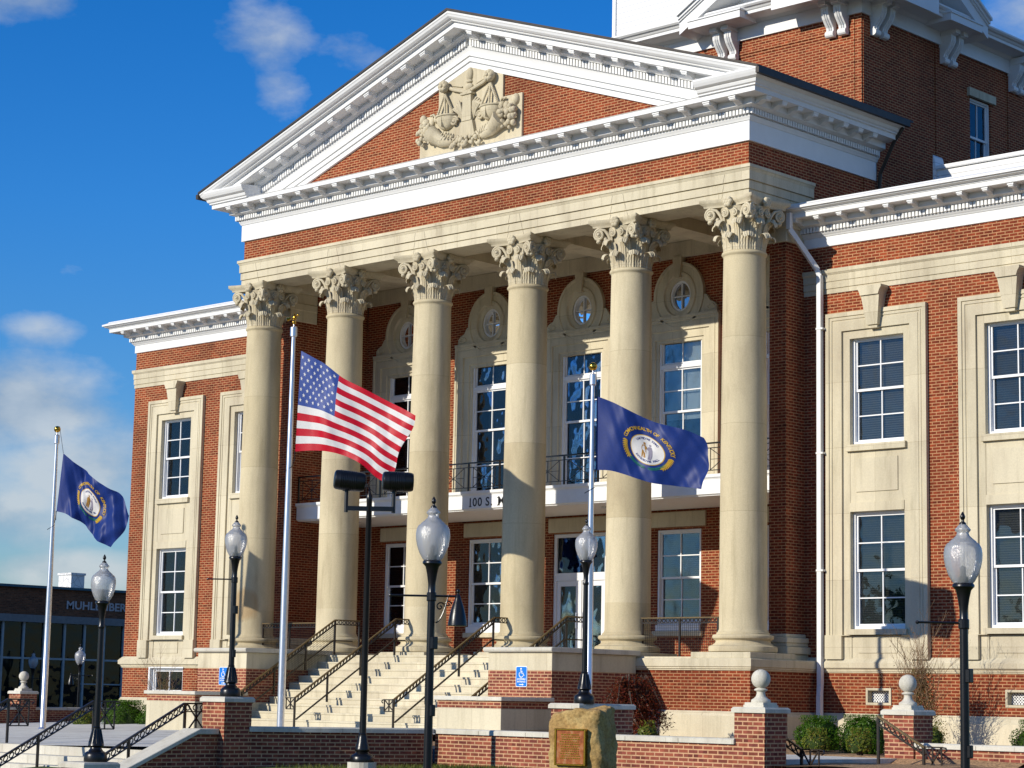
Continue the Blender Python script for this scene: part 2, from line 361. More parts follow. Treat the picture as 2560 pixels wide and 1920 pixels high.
def rockmat():
    m, nt, b, out = newmat('sandstone_boulder'); p = pos(nt)
    a = noise(nt, 3, 8, .7, p); c = noise(nt, 26, 6, .75, p)
    r = ramp(nt, a.outputs[0], [(.25, (.20,.10,.035)), (.42, (.40,.25,.085)), (.6, (.47,.33,.13)), (.8, (.33,.27,.15))]).outputs[0]
    s2 = ramp(nt, c.outputs[0], [(.35, (.45,.42,.38)), (.55, (1,1,1))]).outputs[0]
    L(nt, mix(nt, .8, r, s2, 'MULTIPLY'), b.inputs['Base Color']); b.inputs['Roughness'].default_value = .92
    bump(nt, b, c.outputs[0], .7, .02); return m
M['rock'] = rockmat()
def plaquemat():
    m, nt, b, out = newmat('weathered_bronze_plaque'); p = pos(nt)
    a = noise(nt, 14, 5, .6, p)
    r = ramp(nt, a.outputs[0], [(.3, (.15,.035,.01)), (.5, (.30,.085,.02)), (.75, (.36,.20,.10))]).outputs[0]
    L(nt, r, b.inputs['Base Color']); b.inputs['Roughness'].default_value = .35; b.inputs['Metallic'].default_value = .5; return m
M['plaque'] = plaquemat()
def paintedstone():
    m, nt, b, out = newmat('white_painted_block'); p = pos(nt)
    v = N(nt, 'ShaderNodeTexVoronoi', feature='DISTANCE_TO_EDGE'); v.inputs['Scale'].default_value = 3.2; L(nt, p, v.inputs[0])
    r = ramp(nt, v.outputs[0], [(0, (.35,.34,.33)), (.05, (.72,.72,.71))]); L(nt, r.outputs[0], b.inputs['Base Color']); b.inputs['Roughness'].default_value = .7; return m
M['chim'] = paintedstone()
def clapboard():
    m, nt, b, out = newmat('white_clapboard')
    sp = N(nt, 'ShaderNodeSeparateXYZ'); L(nt, pos(nt), sp.inputs[0])
    w = math_(nt, 'FRACT', math_(nt, 'MULTIPLY', sp.outputs[2], 1/.165))
    r = ramp(nt, w, [(0, (.30,.31,.33)), (.14, (.70,.70,.69)), (1, (.74,.74,.73))]); L(nt, r.outputs[0], b.inputs['Base Color'])
    bump(nt, b, math_(nt, 'MULTIPLY', w, -1), .8, .02); b.inputs['Roughness'].default_value = .5; return m
M['clap'] = clapboard()

# ------------------------------------------------------------------ text
def text2d(body, size, align='CENTER', bold=0.0):
    cu = bpy.data.curves.new('lettering', 'FONT'); cu.body = body; cu.size = size; cu.align_x = align; cu.align_y = 'CENTER'; cu.resolution_u = 3; cu.offset = bold
    ob = bpy.data.objects.new('lettering', cu); COL.objects.link(ob)
    dg = bpy.context.evaluated_depsgraph_get(); dg.update()
    me = bpy.data.meshes.new_from_object(ob.evaluated_get(dg))
    vs = [(v.co.x, v.co.y) for v in me.vertices]; fs = [list(p.vertices) for p in me.polygons]
    bpy.data.objects.remove(ob); bpy.data.meshes.remove(me); bpy.data.curves.remove(cu)
    return vs, fs
def put_text(mb, vf, fn, mi=0):
    vs, fs = vf; mb.add([fn(x, y) for x, y in vs], fs, mi)

# ------------------------------------------------------------------ courthouse
CT = thing('courthouse', (8.25, 4, 0.9), 'red brick courthouse with six tall limestone columns under a white pediment', 'courthouse')
XL, XR = 0.0, 16.5                       # outer column axes
def ushape(prof, yend=4.48, xl=XL, xr=XR, y0=0.0):
    """profile (k,z) swept round the left flank, front and right flank"""
    return [[(xl-k, yend, z), (xl-k, y0-k, z), (xr+k, y0-k, z), (xr+k, yend, z)] for k, z in prof]

# portico: architrave (limestone)
arch = MB(); arch.strip(ushape([(-.42,13.16),(-.42,12.78),(.48,12.78),(.48,12.92),(.465,12.925),(.465,12.94),(.50,12.945),(.50,13.115),(.487,13.12),(.487,13.14),(.53,13.145),(.53,13.345),(.535,13.35),(.56,13.40),(.58,13.41),(.58,13.48),(.40,13.52)], 1.9))
arch.box(-.58, 1.9, 12.78, -.3, 1.91, 13.5); arch.box(XR+.3, 1.9, 12.78, XR+.53, 1.905, 13.35)
for x in (1.0, 2.3, 4.6, 5.35, 7.85, 8.6, 11.15, 11.9, 14.45, 15.2):        # open joints between the blocks
    pass
arch.build('architrave', M['stone'], CT)
jt = MB()
for i in range(6):
    for sgn in (-1, 1):
        if (i == 0 and sgn < 0) or (i == 5 and sgn > 0): continue
        b = 3.3*i + sgn*.28; t = 3.3*i + sgn*.16
        jt.prism([(b-.005,12.79),(b+.005,12.79),(b+.005-.3*sgn*.12,12.92),(b-.005-.3*sgn*.12,12.92)], 'y', -.4815, -.475)
        jt.prism([(b-.005-.04*sgn,12.95),(b+.005-.04*sgn,12.95),(b+.005-.08*sgn,13.11),(b-.005-.08*sgn,13.11)], 'y', -.5015, -.49)
        jt.prism([(b-.005-.08*sgn,13.15),(b+.005-.08*sgn,13.15),(t+.005,13.34),(t-.005,13.34)], 'y', -.5315, -.52)
jt.build('architrave_joint', plain('dark_joint', (.16,.13,.09), .9), CT)
# brick band above, returning along both flanks, and the tympanum
bb = MB(); bb.strip(ushape([(.445,13.42),(.445,14.1)], 4.3))
for X, s in ((XL, -1), (XR, 1)): bb.strip([[(X+s*.445, 1.64, z), (X+s*.445, 4.3, z)] for z in (2.0, 13.421)])   # flank walls behind the antae
bb.box(-.43, 1.95, 11.99, -.02, 3.85, 12.88); bb.box(XR+.02, 1.95, 11.99, XR+.43, 3.85, 12.88)
bb.prism([(-.4,14.4),(16.9,14.4),(16.9,15.25),(8.25,18.2),(-.4,15.25)], 'y', -.445, -.2)
bb.build('brick_frieze', M['brick'], CT)

# white entablature: frieze, bed mould, dentils, modillions, corona
wf = MB(); wf.strip(ushape([(.40,14.03),(.51,14.03),(.51,14.48),(.53,14.485),(.545,14.52),(.57,14.56),(.575,14.585),(.545,14.59),(.545,14.725),(.66,14.735),(.70,14.75),(.77,14.77),(.77,14.915),(.79,14.925),(1.11,14.925),(1.11,15.025),(1.13,15.045),(.3,15.20)]))
ENT = [(.40,14.03),(.51,14.03),(.51,14.48),(.545,14.52),(.57,14.56),(.60,14.60),(.60,14.72),(.66,14.735),(.70,14.75),(.77,14.77),(.77,14.915),(1.11,14.925),(1.11,15.025),(.3,15.20)]
wf.prism([(XR+k, z) for k, z in ENT], 'y', 4.46, 4.479); wf.prism([(XL-k, z) for k, z in ENT], 'y', 4.46, 4.479)
wf.build('white_entablature', M['white'], CT)
crown = [(1.10,15.03),(1.16,15.045),(1.16,15.075),(1.20,15.10),(1.22,15.15),(1.225,15.17),(1.25,15.18),(1.30,15.21),(1.335,15.27),(1.36,15.33),(1.36,15.37),(.6,15.45)]
for xl, s in ((XL, -1), (XR, 1)):
    cr = MB(); e = .42                                                # crown moulding wraps the two front corners only
    cr.strip([[(xl+s*k, 4.48, z), (xl+s*k, -k, z), (xl-s*e, -k, z)] for k, z in crown])
    cr.prism([(-k, z) for k, z in crown]+[(-.45,15.45),(-.45,15.02)], 'x', xl-s*(e+.012), xl-s*(e+.001))
    cr.build('corner_cornice', M['white'], CT)
dn = MB()
n = int((16.5+1.3)/.095)
for i in range(n):
    x = -.64+.095*i
    dn.box(x, -.655, 14.605, x+.062, -.54, 14.724)
for i in range(53):
    y = -.60+.095*i
    for X, s in ((XR, 1), (XL, -1)): dn.box(X+s*.54, y, 14.605, X+s*.655, y+.062, 14.724)
dn.build('dentil_course', M['white'], CT)
def modillion(mb, fn, w=.20):
    """bracket: fn(a, d, h) -> point with a along, d outwards from the wall .77, h downwards from the soffit"""
    sc = [(0,.0),(.31,.0),(.315,.05),(.31,.08),(.285,.10),(.25,.10),(.21,.085),(.17,.085),(.12,.11),(.06,.145),(.0,.145)]
    n = len(sc); vs = [fn(-w/2+.015, d, h) for d, h in sc] + [fn(w/2-.015, d, h) for d, h in sc]
    mb.add(vs, [tuple(range(n)), tuple(range(2*n-1, n-1, -1))] + [(i, i+n, (i+1) % n+n, (i+1) % n) for i in range(n)])
    P = [fn(a, d, h) for h in (-.001, .045) for a, d in ((-w/2,0),(w/2,0),(w/2,.33),(-w/2,.33))]
    mb.add(P, [(3,2,1,0),(4,5,6,7),(0,1,5,4),(1,2,6,5),(2,3,7,6),(3,0,4,7)])
mo = MB(); modillion(mo, lambda a, d, h: (a, -d*.95, -h))
mod0 = mo.build('modillion', M['white'], CT, at=(-.45, -.77, 14.93))
for i in range(1, 25):
    x = -.45+.725*i
    if x > 17.05: break
    copy_tree(mod0, CT, (x, -.77, 14.93))
for i in range(8):
    c = copy_tree(mod0, CT, (XR+.77, -.55+.592*i, 14.93)); c.rotation_euler = (0, 0, PI/2)
# raking cornice
ML = .339; ZA = 18.645
def zr(x): return ZA - ML*abs(x-8.25)
rk = MB(); xe = 1.36
def rake(prof, xl0=None):
    rows = []
    for k, h in prof:
        x0 = -min(k, xe) if xl0 is None else xl0
        rows.append([(x0, -k, zr(x0)-h), (8.25, -k, ZA-h), (16.5-x0, -k, zr(16.5-x0)-h)])
    return rows
rk.strip(rake([(.3,.02),(1.37,.035),(1.37,.085),(1.35,.11),(1.33,.16),(1.28,.205),(1.225,.225),(1.22,.25),(1.13,.265),(1.12,.27),(1.12,.40)]))
rk.strip(rake([(1.12,.40),(1.08,.405),(.78,.405),(.77,.41),(.77,.50),(.72,.535),(.67,.56),(.665,.575),(.545,.578),(.545,.762),(.60,.766),(.585,.80),(.575,.83),(.56,.885),(.56,1.00),(.50,1.002),(.50,1.024),(.535,1.027),(.535,1.14),(.47,1.142),(.47,1.166),(.51,1.169),(.51,1.295),(.40,1.30)], .25))
rk.strip(rake([(1.119,.401),(.45,.403)], -.8)); rk.strip(rake([(1.30,.15),(.45,.16)], -1.0))
rk.build('raking_cornice', M['white'], CT)
rd = MB()
def shear(mb, x, w, k0, k1, h0, h1):
    P = [(x+a, -k, zr(x+a)-h) for h in (h1, h0) for a, k in ((0,k1),(w,k1),(w,k0),(0,k0))]
    mb.add(P, [(3,2,1,0),(4,5,6,7),(0,1,5,4),(1,2,6,5),(2,3,7,6),(3,0,4,7)])
for i in range(200):
    x = .45+.095*i
    if x > 16.0: break
    if abs(x+.033-8.25) < .03: continue
    shear(rd, x, .062, .54, .658, .59, .752)
rd.build('raking_dentil_course', M['white'], CT)
rm = MB(); modillion(rm, lambda a, d, h: (a, -d*.95, a*ML-h)); rm1 = rm.build('raking_modillion', M['white'], CT, at=(.92, -.77, zr(.92)-.405))
rm = MB(); modillion(rm, lambda a, d, h: (a, -d*.95, -a*ML-h)); rm2 = rm.build('raking_modillion', M['white'], CT, at=(16.5-.92, -.77, zr(.92)-.405))
for i in range(11):
    for x in (.92+.685*i, 16.5-(.92+.685*i)):
        copy_tree(rm1 if x < 8.25 else rm2, CT, (x, -.77, zr(x)-.405)) if i else None
# roof
rf = MB()
for s in (0, 1):
    pts = [(-1.40, zr(-1.40)+.02), (8.25, ZA+.03), (8.25, ZA-.03), (-1.40, zr(-1.40)-.03)]
    if s: pts = [(16.5-x, z) for x, z in pts]
    rf.prism(pts, 'y', -1.40, 4.7)
rf.box(17.86, -1.42, 15.20, 17.95, 4.5, 15.33); rf.box(-1.45, -1.42, 15.20, -1.36, 4.5, 15.33)   # gutters
rf.tube([(17.80,4.42,15.2),(17.55,4.42,14.9),(17.1,4.5,14.2),(17.03,4.52,13.6),(17.03,4.52,12.8)], .045)
rf.build('portico_roof', M['roofmetal'], CT)
# portico ceiling and beam along the back wall
ce = MB(); ce.box(0, -.3, 13.15, 16.5, 3.87, 13.2); ce.box(0, 3.72, 12.75, 16.5, 3.865, 13.14); ce.box(0.02, .46, 12.9, 16.48, .6, 13.14)
for i in range(6):                                                  # ceiling beams from each column to the wall
    ce.box(3.3*i-.32, .42, 12.85, 3.3*i+.32, 3.72, 13.145) if 0 < i < 5 else None
ce.build('portico_ceiling', M['stone'], CT)
# carved scales-of-justice panel
cv = MB(); Y0 = -.505
cv.prism([(6.50,15.05),(10.06,15.05),(10.06,16.38),(9.40,16.38),(9.40,16.97),(8.25,17.36),(7.15,16.98),(7.15,16.31),(6.50,16.31)], 'y', Y0, -.43)
def blob(x, z, r, sx=1, sz=1, d=.6): cv.ball((x, Y0-.01, z), r, 12, 8, (sx, d, sz))
def wire(pts, r): cv.tube([(x, Y0-.02-(p[2] if len(p) > 2 else 0), z) for p in pts for x, z in [(p[0], p[1])]], r, 8)
cv.prism([(8.10,15.95),(8.42,15.95),(8.40,16.62),(8.12,16.62)], 'y', Y0-.12, Y0+.01)              # shaft of the balance
cv.prism([(8.06,16.62),(8.46,16.62),(8.46,16.67),(8.06,16.67)], 'y', Y0-.16, Y0+.01); cv.prism([(8.12,16.67),(8.40,16.67),(8.38,16.74),(8.14,16.74)], 'y', Y0-.13, Y0+.01)
cv.prism([(7.98,15.55),(8.54,15.55),(8.44,15.95),(8.08,15.95)], 'y', Y0-.10, Y0+.01)
blob(8.25, 17.16, .12, .9, 1.55, .8); blob(8.25, 16.98, .10, 1, .5, .8); blob(8.25, 16.84, .13, 1, .75, .7)
for s in (-1, 1):
    wire([(8.25+s*.1,16.72,.05),(8.25+s*.3,16.78,.05),(8.25+s*.5,16.84,.04),(8.25+s*.72,16.94,.03)], .05)
    wire([(8.25+s*.25,16.88),(8.25+s*.6,16.98)], .02)
    xr_, zr_ = 8.25+s*.80, 16.96                                           # rosette
    cv.lathe([(.155,0),(.16,.06),(.13,.10)], 16, (0,0,0)); k = len(cv.v)-48
    for i in range(k, len(cv.v)): x, y, z = cv.v[i]; cv.v[i] = (xr_+x, Y0-.10-z, zr_+y)
    for q in range(6): a = q*PI/3; cv.ball((xr_+.085*cos(a), Y0-.20, zr_+.085*sin(a)), .058, 8, 6, (1,.7,1))
    cv.ball((xr_, Y0-.23, zr_), .04, 8, 6)
    xp = 8.25+s*.77
    for q in (-1, 0, 1):                                             # beaded cords
        for j in range(13):
            t = j/12; cv.ball((xr_+(xp+q*.27-xr_)*t, Y0-.09, zr_-.16+(16.26-zr_+.16)*t), .034, 6, 4)
    # pan: half bowl with a raised rim
    rows = []
    for i in range(9):
        t = i/8*PI/2; rows.append([(xp+.33*cos(t)*cos(PI*j/12), Y0-.22*cos(t)*sin(PI*j/12)-.01, 16.2-.36*sin(t)) for j in range(13)])
    cv.strip(rows); cv.tube([(xp+.34*cos(PI*j/12), Y0-.23*sin(PI*j/12)-.01, 16.2) for j in range(13)], .022, 6)
    cv.box(xp-.008, Y0-.235, 15.9, xp+.008, Y0-.1, 16.17)
    # acanthus sprays beside the shaft, scrolls under them
    for q in range(5): wire([(8.25+s*.17,15.98),(8.25+s*(.19+.03*q),16.2,.04),(8.25+s*(.24+.055*q),16.4-.02*q,.08),(8.25+s*(.32+.06*q),16.52-.06*q,.04)], [.02,.035,.04,.025])
    sp = [(8.25+s*(.45-.13*cos(t)*(1-t/14)), 16.02+.13*sin(t)*(1-t/14), .06) for t in [j*.5 for j in range(20)]]
    wire(sp, .03); cv.ball((8.25+s*.45, Y0-.08, 16.02), .05, 8, 6)
    # cornucopia
    hx = 8.25+s*1.05
    wire([(8.25+s*.35,15.52,.02),(8.25+s*.6,15.5,.05),(8.25+s*.85,15.56,.08),(hx+s*.05,15.72,.10),(hx+s*.18,15.8,.12)], [.05,.10,.15,.20,.24])
    for q in range(5): wire([(8.25+s*(.45+.09*q),15.40+.015*q,.05),(8.25+s*(.5+.09*q),15.55,.15+.02*q),(8.25+s*(.46+.09*q),15.70+.03*q,.06)], .018)
    for q in range(46):
        a, r = R_.uniform(0, 2*PI), R_.uniform(0, 1)**.6
        cv.ball((8.25+s*(1.42+.30*r*cos(a)), Y0-.10-R_.uniform(0,.10), 15.82+.30*r*sin(a)), R_.uniform(.035,.085), 7, 5)
    for q, (dx, dz, r) in enumerate(((1.30,16.12,.10),(1.52,16.10,.14),(1.62,16.24,.12),(1.15,16.2,.09))): blob(8.25+s*dx, dz, r, .9, 1.2, .9)
    wire([(8.25+s*1.0,16.0),(8.25+s*1.12,16.2,.04),(8.25+s*1.2,16.32,.05),(8.25+s*1.32,16.30,.04)], .03)
for q, xx in enumerate((7.82, 8.02, 8.25, 8.48, 8.68)):                                     # swag of tassels below the shaft
    for j in range(10): cv.ball((xx+R_.uniform(-.08,.08), Y0-.08-R_.uniform(0,.06), 15.55-R_.uniform(0,.24)), R_.uniform(.03,.07), 7, 5)
    wire([(xx-.1,15.62,.04),(xx,15.52,.09),(xx+.1,15.62,.04)], .035)
cv.build('carved_scales_panel', M['stone_carve'], CT, smooth=True, autos=45)

# --- columns
def spiral(c, u, v, r0, turns, thick, mb, nrm, start=0, dr=.82, grow=1):
    pts = []; n = int(turns*14); rr = []
    for i in range(n+1):
        t = i/n; a = start + 2*PI*turns*t*grow; r = r0*(1-dr*t)
        pts.append(c + u*r*cos(a) + v*r*sin(a) + nrm*(.03*t)); rr.append(thick*(1-.45*t))
    mb.tube(pts, rr, 6)
def make_capital():
    mb = MB()
    bell = lambda z: .435 + .02*z + (.10*(z-.45)**2/.25 if z > .45 else 0)
    mb.lathe([(bell(z), z) for z in (0,.1,.2,.35,.5,.65,.8,.9,.98)], 32)
    Zv = Vector((0,0,1))
    def leaf(ang, h, w, out, nl):
        ca, sa = cos(ang), sin(ang); rad_ = Vector((ca, sa, 0)); tan = Vector((-sa, ca, 0)); rows = []
        nt_, ns = 17, 15
        for i in range(nt_+1):
            t = i/nt_
            if t < .62: z = h*.90*t/.62; r = bell(z)+.022+.055*(t/.62)**2*out/.12
            else:
                a = (t-.62)/.38*PI*1.05; cr_ = out*.55; z = h*.90+cr_*sin(a)*1.0; r = bell(h*.9)+.077*out/.12+cr_*(1-cos(a))
                if a > PI*.6: z -= .02*(a-PI*.6)
            lob = .5+.5*abs(sin(PI*t*nl)); ww = w*(.70+.30*lob)*(1-.22*t)*(1 if t < .93 else 1-(t-.93)/.07*.35)
            row = []
            for j in range(ns+1):
                q = j/ns*2-1
                fl = .014*cos(q*PI*5.0)*(1-.35*t) - .035*q*q*(1.0 if t < .62 else 1-(t-.62)) + .02*max(0, 1-abs(q)*6)
                row.append(rad_*(r+fl) + tan*(q*ww) + Zv*(z - (.035*q*q if t > .7 else 0)))
            rows.append(row)
        mb.strip(rows)
    for k in range(8): leaf(k*PI/4+PI/8, .66, .165, .165, 4.5)
    for k in range(8): leaf(k*PI/4, .34, .175, .145, 3.5)
    for k in range(4):
        a = k*PI/2; n = Vector((cos(a), sin(a), 0)); t = Vector((-sin(a), cos(a), 0))
        for s in (-1, 1):
            # caulis and outer volute under the abacus corner
            c = n*.585 + t*(s*.50) + Zv*.83
            dv = (n*.25 + t*s).normalized()
            mb.tube([n*.46+t*(s*.20)+Zv*.50, n*.475+t*(s*.235)+Zv*.66, n*.50+t*(s*.30)+Zv*.82, n*.54+t*(s*.38)+Zv*.93, c+Zv*.135+dv*.0], [.05,.045,.04,.036,.034], 7)
            spiral(c, Zv, dv, .135, 2.1, .036, mb, n*.6+t*s*.25, 0)
            mb.ball(c+n*.03, .045, 8, 6); 
            # acanthus tip hanging under the volute
            mb.ball(c-Zv*.155+dv*.02-n*.02, .06, 8, 6, (1,1,.8))
            c2 = n*.535 + t*(s*.135) + Zv*.84
            mb.tube([n*.455+t*(s*.20)+Zv*.52, n*.47+t*(s*.205)+Zv*.66, n*.50+t*(s*.19)+Zv*.80, c2+Zv*.09], [.035,.03,.028,.026], 6)
            spiral(c2, Zv, -t*s, .095, 1.9, .027, mb, n)
            mb.ball(c2+n*.025, .03, 8, 6)
            for q in range(4): mb.ball(n*(.49+.02*q)+t*(s*(.24+.03*q))+Zv*(.60+.035*q), .05, 7, 5)
        for q in range(7):                                          # fleuron
            b = q*2*PI/6; mb.ball(n*.62+t*(.07*cos(b) if q < 6 else 0)+Zv*(1.07+(.07*sin(b) if q < 6 else 0)), .062, 8, 6)
    # abacus: concave sides, cut corners
    def outline(s):
        pts = []
        for k in range(4):
            a = k*PI/2; n = Vector((cos(a), sin(a), 0)); t = Vector((-sin(a), cos(a), 0))
            for j in range(9):
                q = j/8*2-1; d = .545+.16*q*q
                pts.append(n*(d*s)+t*(q*.69*s))
        return pts
    rows = [[p+Zv*z for p in outline(s)] for s, z in ((.86,.985),(.93,.99),(.94,1.04),(.99,1.06),(1.0,1.075),(1.04,1.09),(1.05,1.165),(1.03,1.17))]
    mb.strip(rows, True); m = len(rows[0]); b = len(mb.v)-m; mb.f.append([b+j for j in range(m)]); mb.m.append(0)
    b0 = len(mb.v)-m*len(rows); mb.f.append([b0+j for j in range(m)]); mb.m.append(0)
    return mb
def make_column():
    sh = MB(); prof = []
    H = 8.41
    joints = [.68+1.93*i-.0 for i in range(5)]
    zs = sorted([0, .03, .06] + [H*i/20 for i in range(1, 20)] + [j+d for j in joints for d in ()] + [8.26, 8.30])
    def rr(z):
        t = z/H; r = .525-.058*t**1.7
        if z < .06: r += .03*(1-z/.06)
        for j in joints:
            if abs(z-j) < .004: r -= .003
        return r
    for z in zs: prof.append((rr(z), z))
    prof += [(.475,8.31),(.495,8.33),(.512,8.36),(.50,8.395),(.485,8.40),(.482,8.415)]
    sh.lathe(prof, 56)
    o = sh.build('column', M['stone_col'], CT, at=(0,0,3.2), smooth=True, autos=60)
    ba = MB(); bp = [(.70,0),(.745,.02),(.755,.07),(.745,.13),(.70,.155),(.665,.16),(.66,.175),(.615,.20),(.595,.235),(.60,.265),(.635,.28),(.64,.295),(.66,.30),(.675,.335),(.66,.375),(.62,.39),(.585,.395),(.58,.43),(.555,.44),(.553,.446)]
    ba.lathe(bp, 56, (0,0,-.445)); b1 = ba.build('column_base', M['stone_col'], o, at=(0,0,3.2), smooth=True, autos=50)
    pl = MB(); pl.box(-.81,-.81,-.58,.81,.81,-.446); pl.build('plinth', M['stone'], o, at=(0,0,3.2), bevel=.01)
    make_capital().build('capital', M['stone_carve'], o, at=(0,0,3.2+8.41), smooth=True, autos=55)
    return o
col = make_column()
for i in range(1, 6): copy_tree(col, CT, (3.3*i, 0, 3.2))

# --- antae (engaged piers at the ends), back wall, inner side walls
for x0, x1 in ((0.0-.46, 0.0), (16.5, 16.96)):
    an = MB(); an.box(x0, .93, 2.75, x1, 3.86, 12.0); an_ = an.build('anta', M['brick'], CT)
    ab = MB()
    for d, z0, z1 in ((.10,2.62,2.76),(.16,2.76,2.92),(.09,2.92,3.0),(.11,3.0,3.12),(.03,3.12,3.2)):
        ab.box(x0-d, .93-d, z0, x1+d, 2.2, z1)
    ab.build('anta_base', M['stone'], an_, bevel=.015)
    ab = MB(); ab.box(x0-.02, .91, 11.98, x1+.02, 1.9, 12.78); ab.box(x0-.05, .88, 12.3, x1+.05, 1.88, 12.5)
    ab.build('anta_capital', M['stone'], an_, bevel=.015)
# openings are cut as real holes: wall built in strips around them
def wall_with_holes(mb, x0, x1, z0, z1, y0, y1, holes):
    """holes: (xa,xb,za,zb); wall slab between y0 and y1"""
    xs = sorted(set([x0, x1] + [h[0] for h in holes] + [h[1] for h in holes]))
    for a, b in zip(xs, xs[1:]):
        hs = sorted([(h[2], h[3]) for h in holes if h[0] <= a+1e-6 and h[1] >= b-1e-6]); z = z0
        for za, zb in hs:
            if za > z: mb.box(a, y0, z, b, y1, za)
            z = zb
        if z < z1: mb.box(a, y0, z, b, y1, z1)
YB = 3.87
bays = [1.65, 4.95, 8.25, 11.55, 14.85]
bw = MB(); hb = []
for x in bays:
    hb += [(x-.715, x+.715, 6.87, 10.79)]
    hb += [(x-.70, x+.70, 3.54, 5.91)] if x != 8.25 else [(x-.93, x+.93, 2.665, 5.94)]
    hb += [(x-.36, x+.36, 11.38, 12.18)]
wall_with_holes(bw, 0, 16.5, 2.6, 12.9, YB, YB+.3, hb)
bw.build('portico_back_wall', M['brick'], CT)
# surrounds of the upper back windows
def ringsweep(mb, prof, xc, half, zb, zt):
    mb.strip([[(xc-half+d, y, zb), (xc-half+d, y, zt-d), (xc+half-d, y, zt-d), (xc+half-d, y, zb)] for d, y in prof])
def back_surround(x):
    mb = MB()
    ringsweep(mb, [(0,YB+.01),(0,YB-.11),(.06,YB-.11),(.075,YB-.085),(.11,YB-.085),(.12,YB-.10),(.30,YB-.10),(.31,YB-.05),(.50,YB-.05),(.51,YB-.01),(.59,YB-.01),(.59,YB+.16)], x, 1.28, 6.84, 11.2)
    mb.box(x-1.27, YB-.14, 11.2, x+1.27, YB-.002, 11.27)
    # oval surround with scroll ears
    def oval(a, b, n=32): return [(x+a*cos(2*PI*j/n), 11.78+b*sin(2*PI*j/n)) for j in range(n+1)]
    rows = []
    for a, b, y in ((.80,.86,YB),(.80,.86,YB-.11),(.74,.80,YB-.11),(.72,.78,YB-.08),(.56,.62,YB-.08),(.54,.60,YB-.12),(.47,.53,YB-.12),(.44,.50,YB-.06),(.335,.395,YB-.03),(.33,.39,YB+.12)):
        rows.append([(px_, y, pz_) for px_, pz_ in oval(a, b)])
    mb.strip(rows)
    out = [(x-1.2,11.27),(x+1.2,11.27),(x+1.2,11.42),(x+1.12,11.52),(x+1.0,11.56),(x+.9,11.75),(x+.84,12.0)]
    for s in (-1, 1):
        mb.prism([(x+s*.45,11.272),(x+s*1.2,11.272),(x+s*1.2,11.42),(x+s*1.12,11.50),(x+s*.98,11.56),(x+s*.88,11.72),(x+s*.76,11.75),(x+s*.6,11.42)], 'y', YB-.075, YB-.002)
        mb.ring((x+s*1.02, YB-.08, 11.40), .07, .02, 'y', 14, 6, (1.6,.9))
    mb.prism([(x-.09,12.24),(x+.09,12.24),(x+.15,12.78),(x-.15,12.78)], 'y', YB-.17, YB-.002)
    return mb
for x in bays: back_surround(x).build('oculus_surround', M['stone'], CT)
# lintels and sills of the lower back windows
for x in bays:
    lt = MB(); w = 1.05 if x == 8.25 else .86; lt.box(x-w, YB-.05, 5.97, x+w, YB+.1, 6.34); lt.build('stone_lintel', M['stone'], CT, bevel=.01)
    if x != 8.25:
        lt = MB(); lt.box(x-.78, YB-.09, 3.27, x+.78, YB+.12, 3.40); lt.build('stone_sill', M['stone'], CT, bevel=.01)
        lt = MB(); lt.box(x-.70, YB-.05, 3.40, x+.70, YB+.12, 3.555); lt.build('sill_board', M['white_frame'], CT)

# --- windows (one prototype per size, copied)
def window_parts(name, w, h, rows, split, parent, at, blind='blind', transom=None, depth=.14, frame=.055):
    """double hung window, local origin at sill centre, facing -y"""
    mb = MB(); hw = w/2; f = frame
    mb.box(-hw, 0, 0, -hw+f, depth, h); mb.box(hw-f, 0, 0, hw, depth, h); mb.box(-hw+f, 0, h-f, hw-f, depth, h); mb.box(-hw+f, -.03, 0, hw-f, depth, f*1.2)
    zs = [f*1.2] ; top = h-f
    def sash(z0, z1, y, nr, nc=2):
        g = .042
        mb.box(-hw+f, y, z0, -hw+f+g, y+.04, z1); mb.box(hw-f-g, y, z0, hw-f, y+.04, z1); mb.box(-hw+f+g, y, z0, hw-f-g, y+.04, z0+g*1.3); mb.box(-hw+f+g, y, z1-g, hw-f-g, y+.04, z1)
        for c in range(1, nc):
            x = -hw+f+g+(w-2*f-2*g)*c/nc; mb.box(x-.013, y+.004, z0+g*1.3, x+.013, y+.034, z1-g)
        for r in range(1, nr):
            z = z0+(z1-z0)*r/nr; mb.box(-hw+f+g, y+.006, z-.013, hw-f-g, y+.032, z+.013)
    if transom:
        mb.box(-hw+f, .0, transom-.05, hw-f, depth-.01, transom+.05); sash(transom+.05, top, .06, 1); top2 = transom-.05
    else: top2 = top
    sash(split-.025, top2, .045, rows); sash(f*1.2, split+.02, .09, rows)
    o = mb.build(name, M['white_frame'], parent, at=at)
    g = MB(); g.box(-hw+f, .072, split, hw-f, .076, h-f); g.box(-hw+f, .112, f, hw-f, .116, split)
    g.build('pane', M['glass'], o, at=at)
    if blind:
        b = MB()
        if blind == 'blind': b.box(-hw+f+.02, depth+.03, f, hw-f-.02, depth+.05, h-f); b.build('blind', M['blind'], o, at=at)
        else: b.box(-hw+f+.02, depth+.05, h*.46, hw-f-.02, depth+.06, h-f); b.build('roller_shade', M['shade'], o, at=at)
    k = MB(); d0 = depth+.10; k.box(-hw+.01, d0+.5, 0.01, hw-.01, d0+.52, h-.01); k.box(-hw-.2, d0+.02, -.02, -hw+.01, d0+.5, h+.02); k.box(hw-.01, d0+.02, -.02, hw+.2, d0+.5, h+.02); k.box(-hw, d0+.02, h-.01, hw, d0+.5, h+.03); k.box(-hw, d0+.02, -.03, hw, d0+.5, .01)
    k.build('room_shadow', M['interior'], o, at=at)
    return o
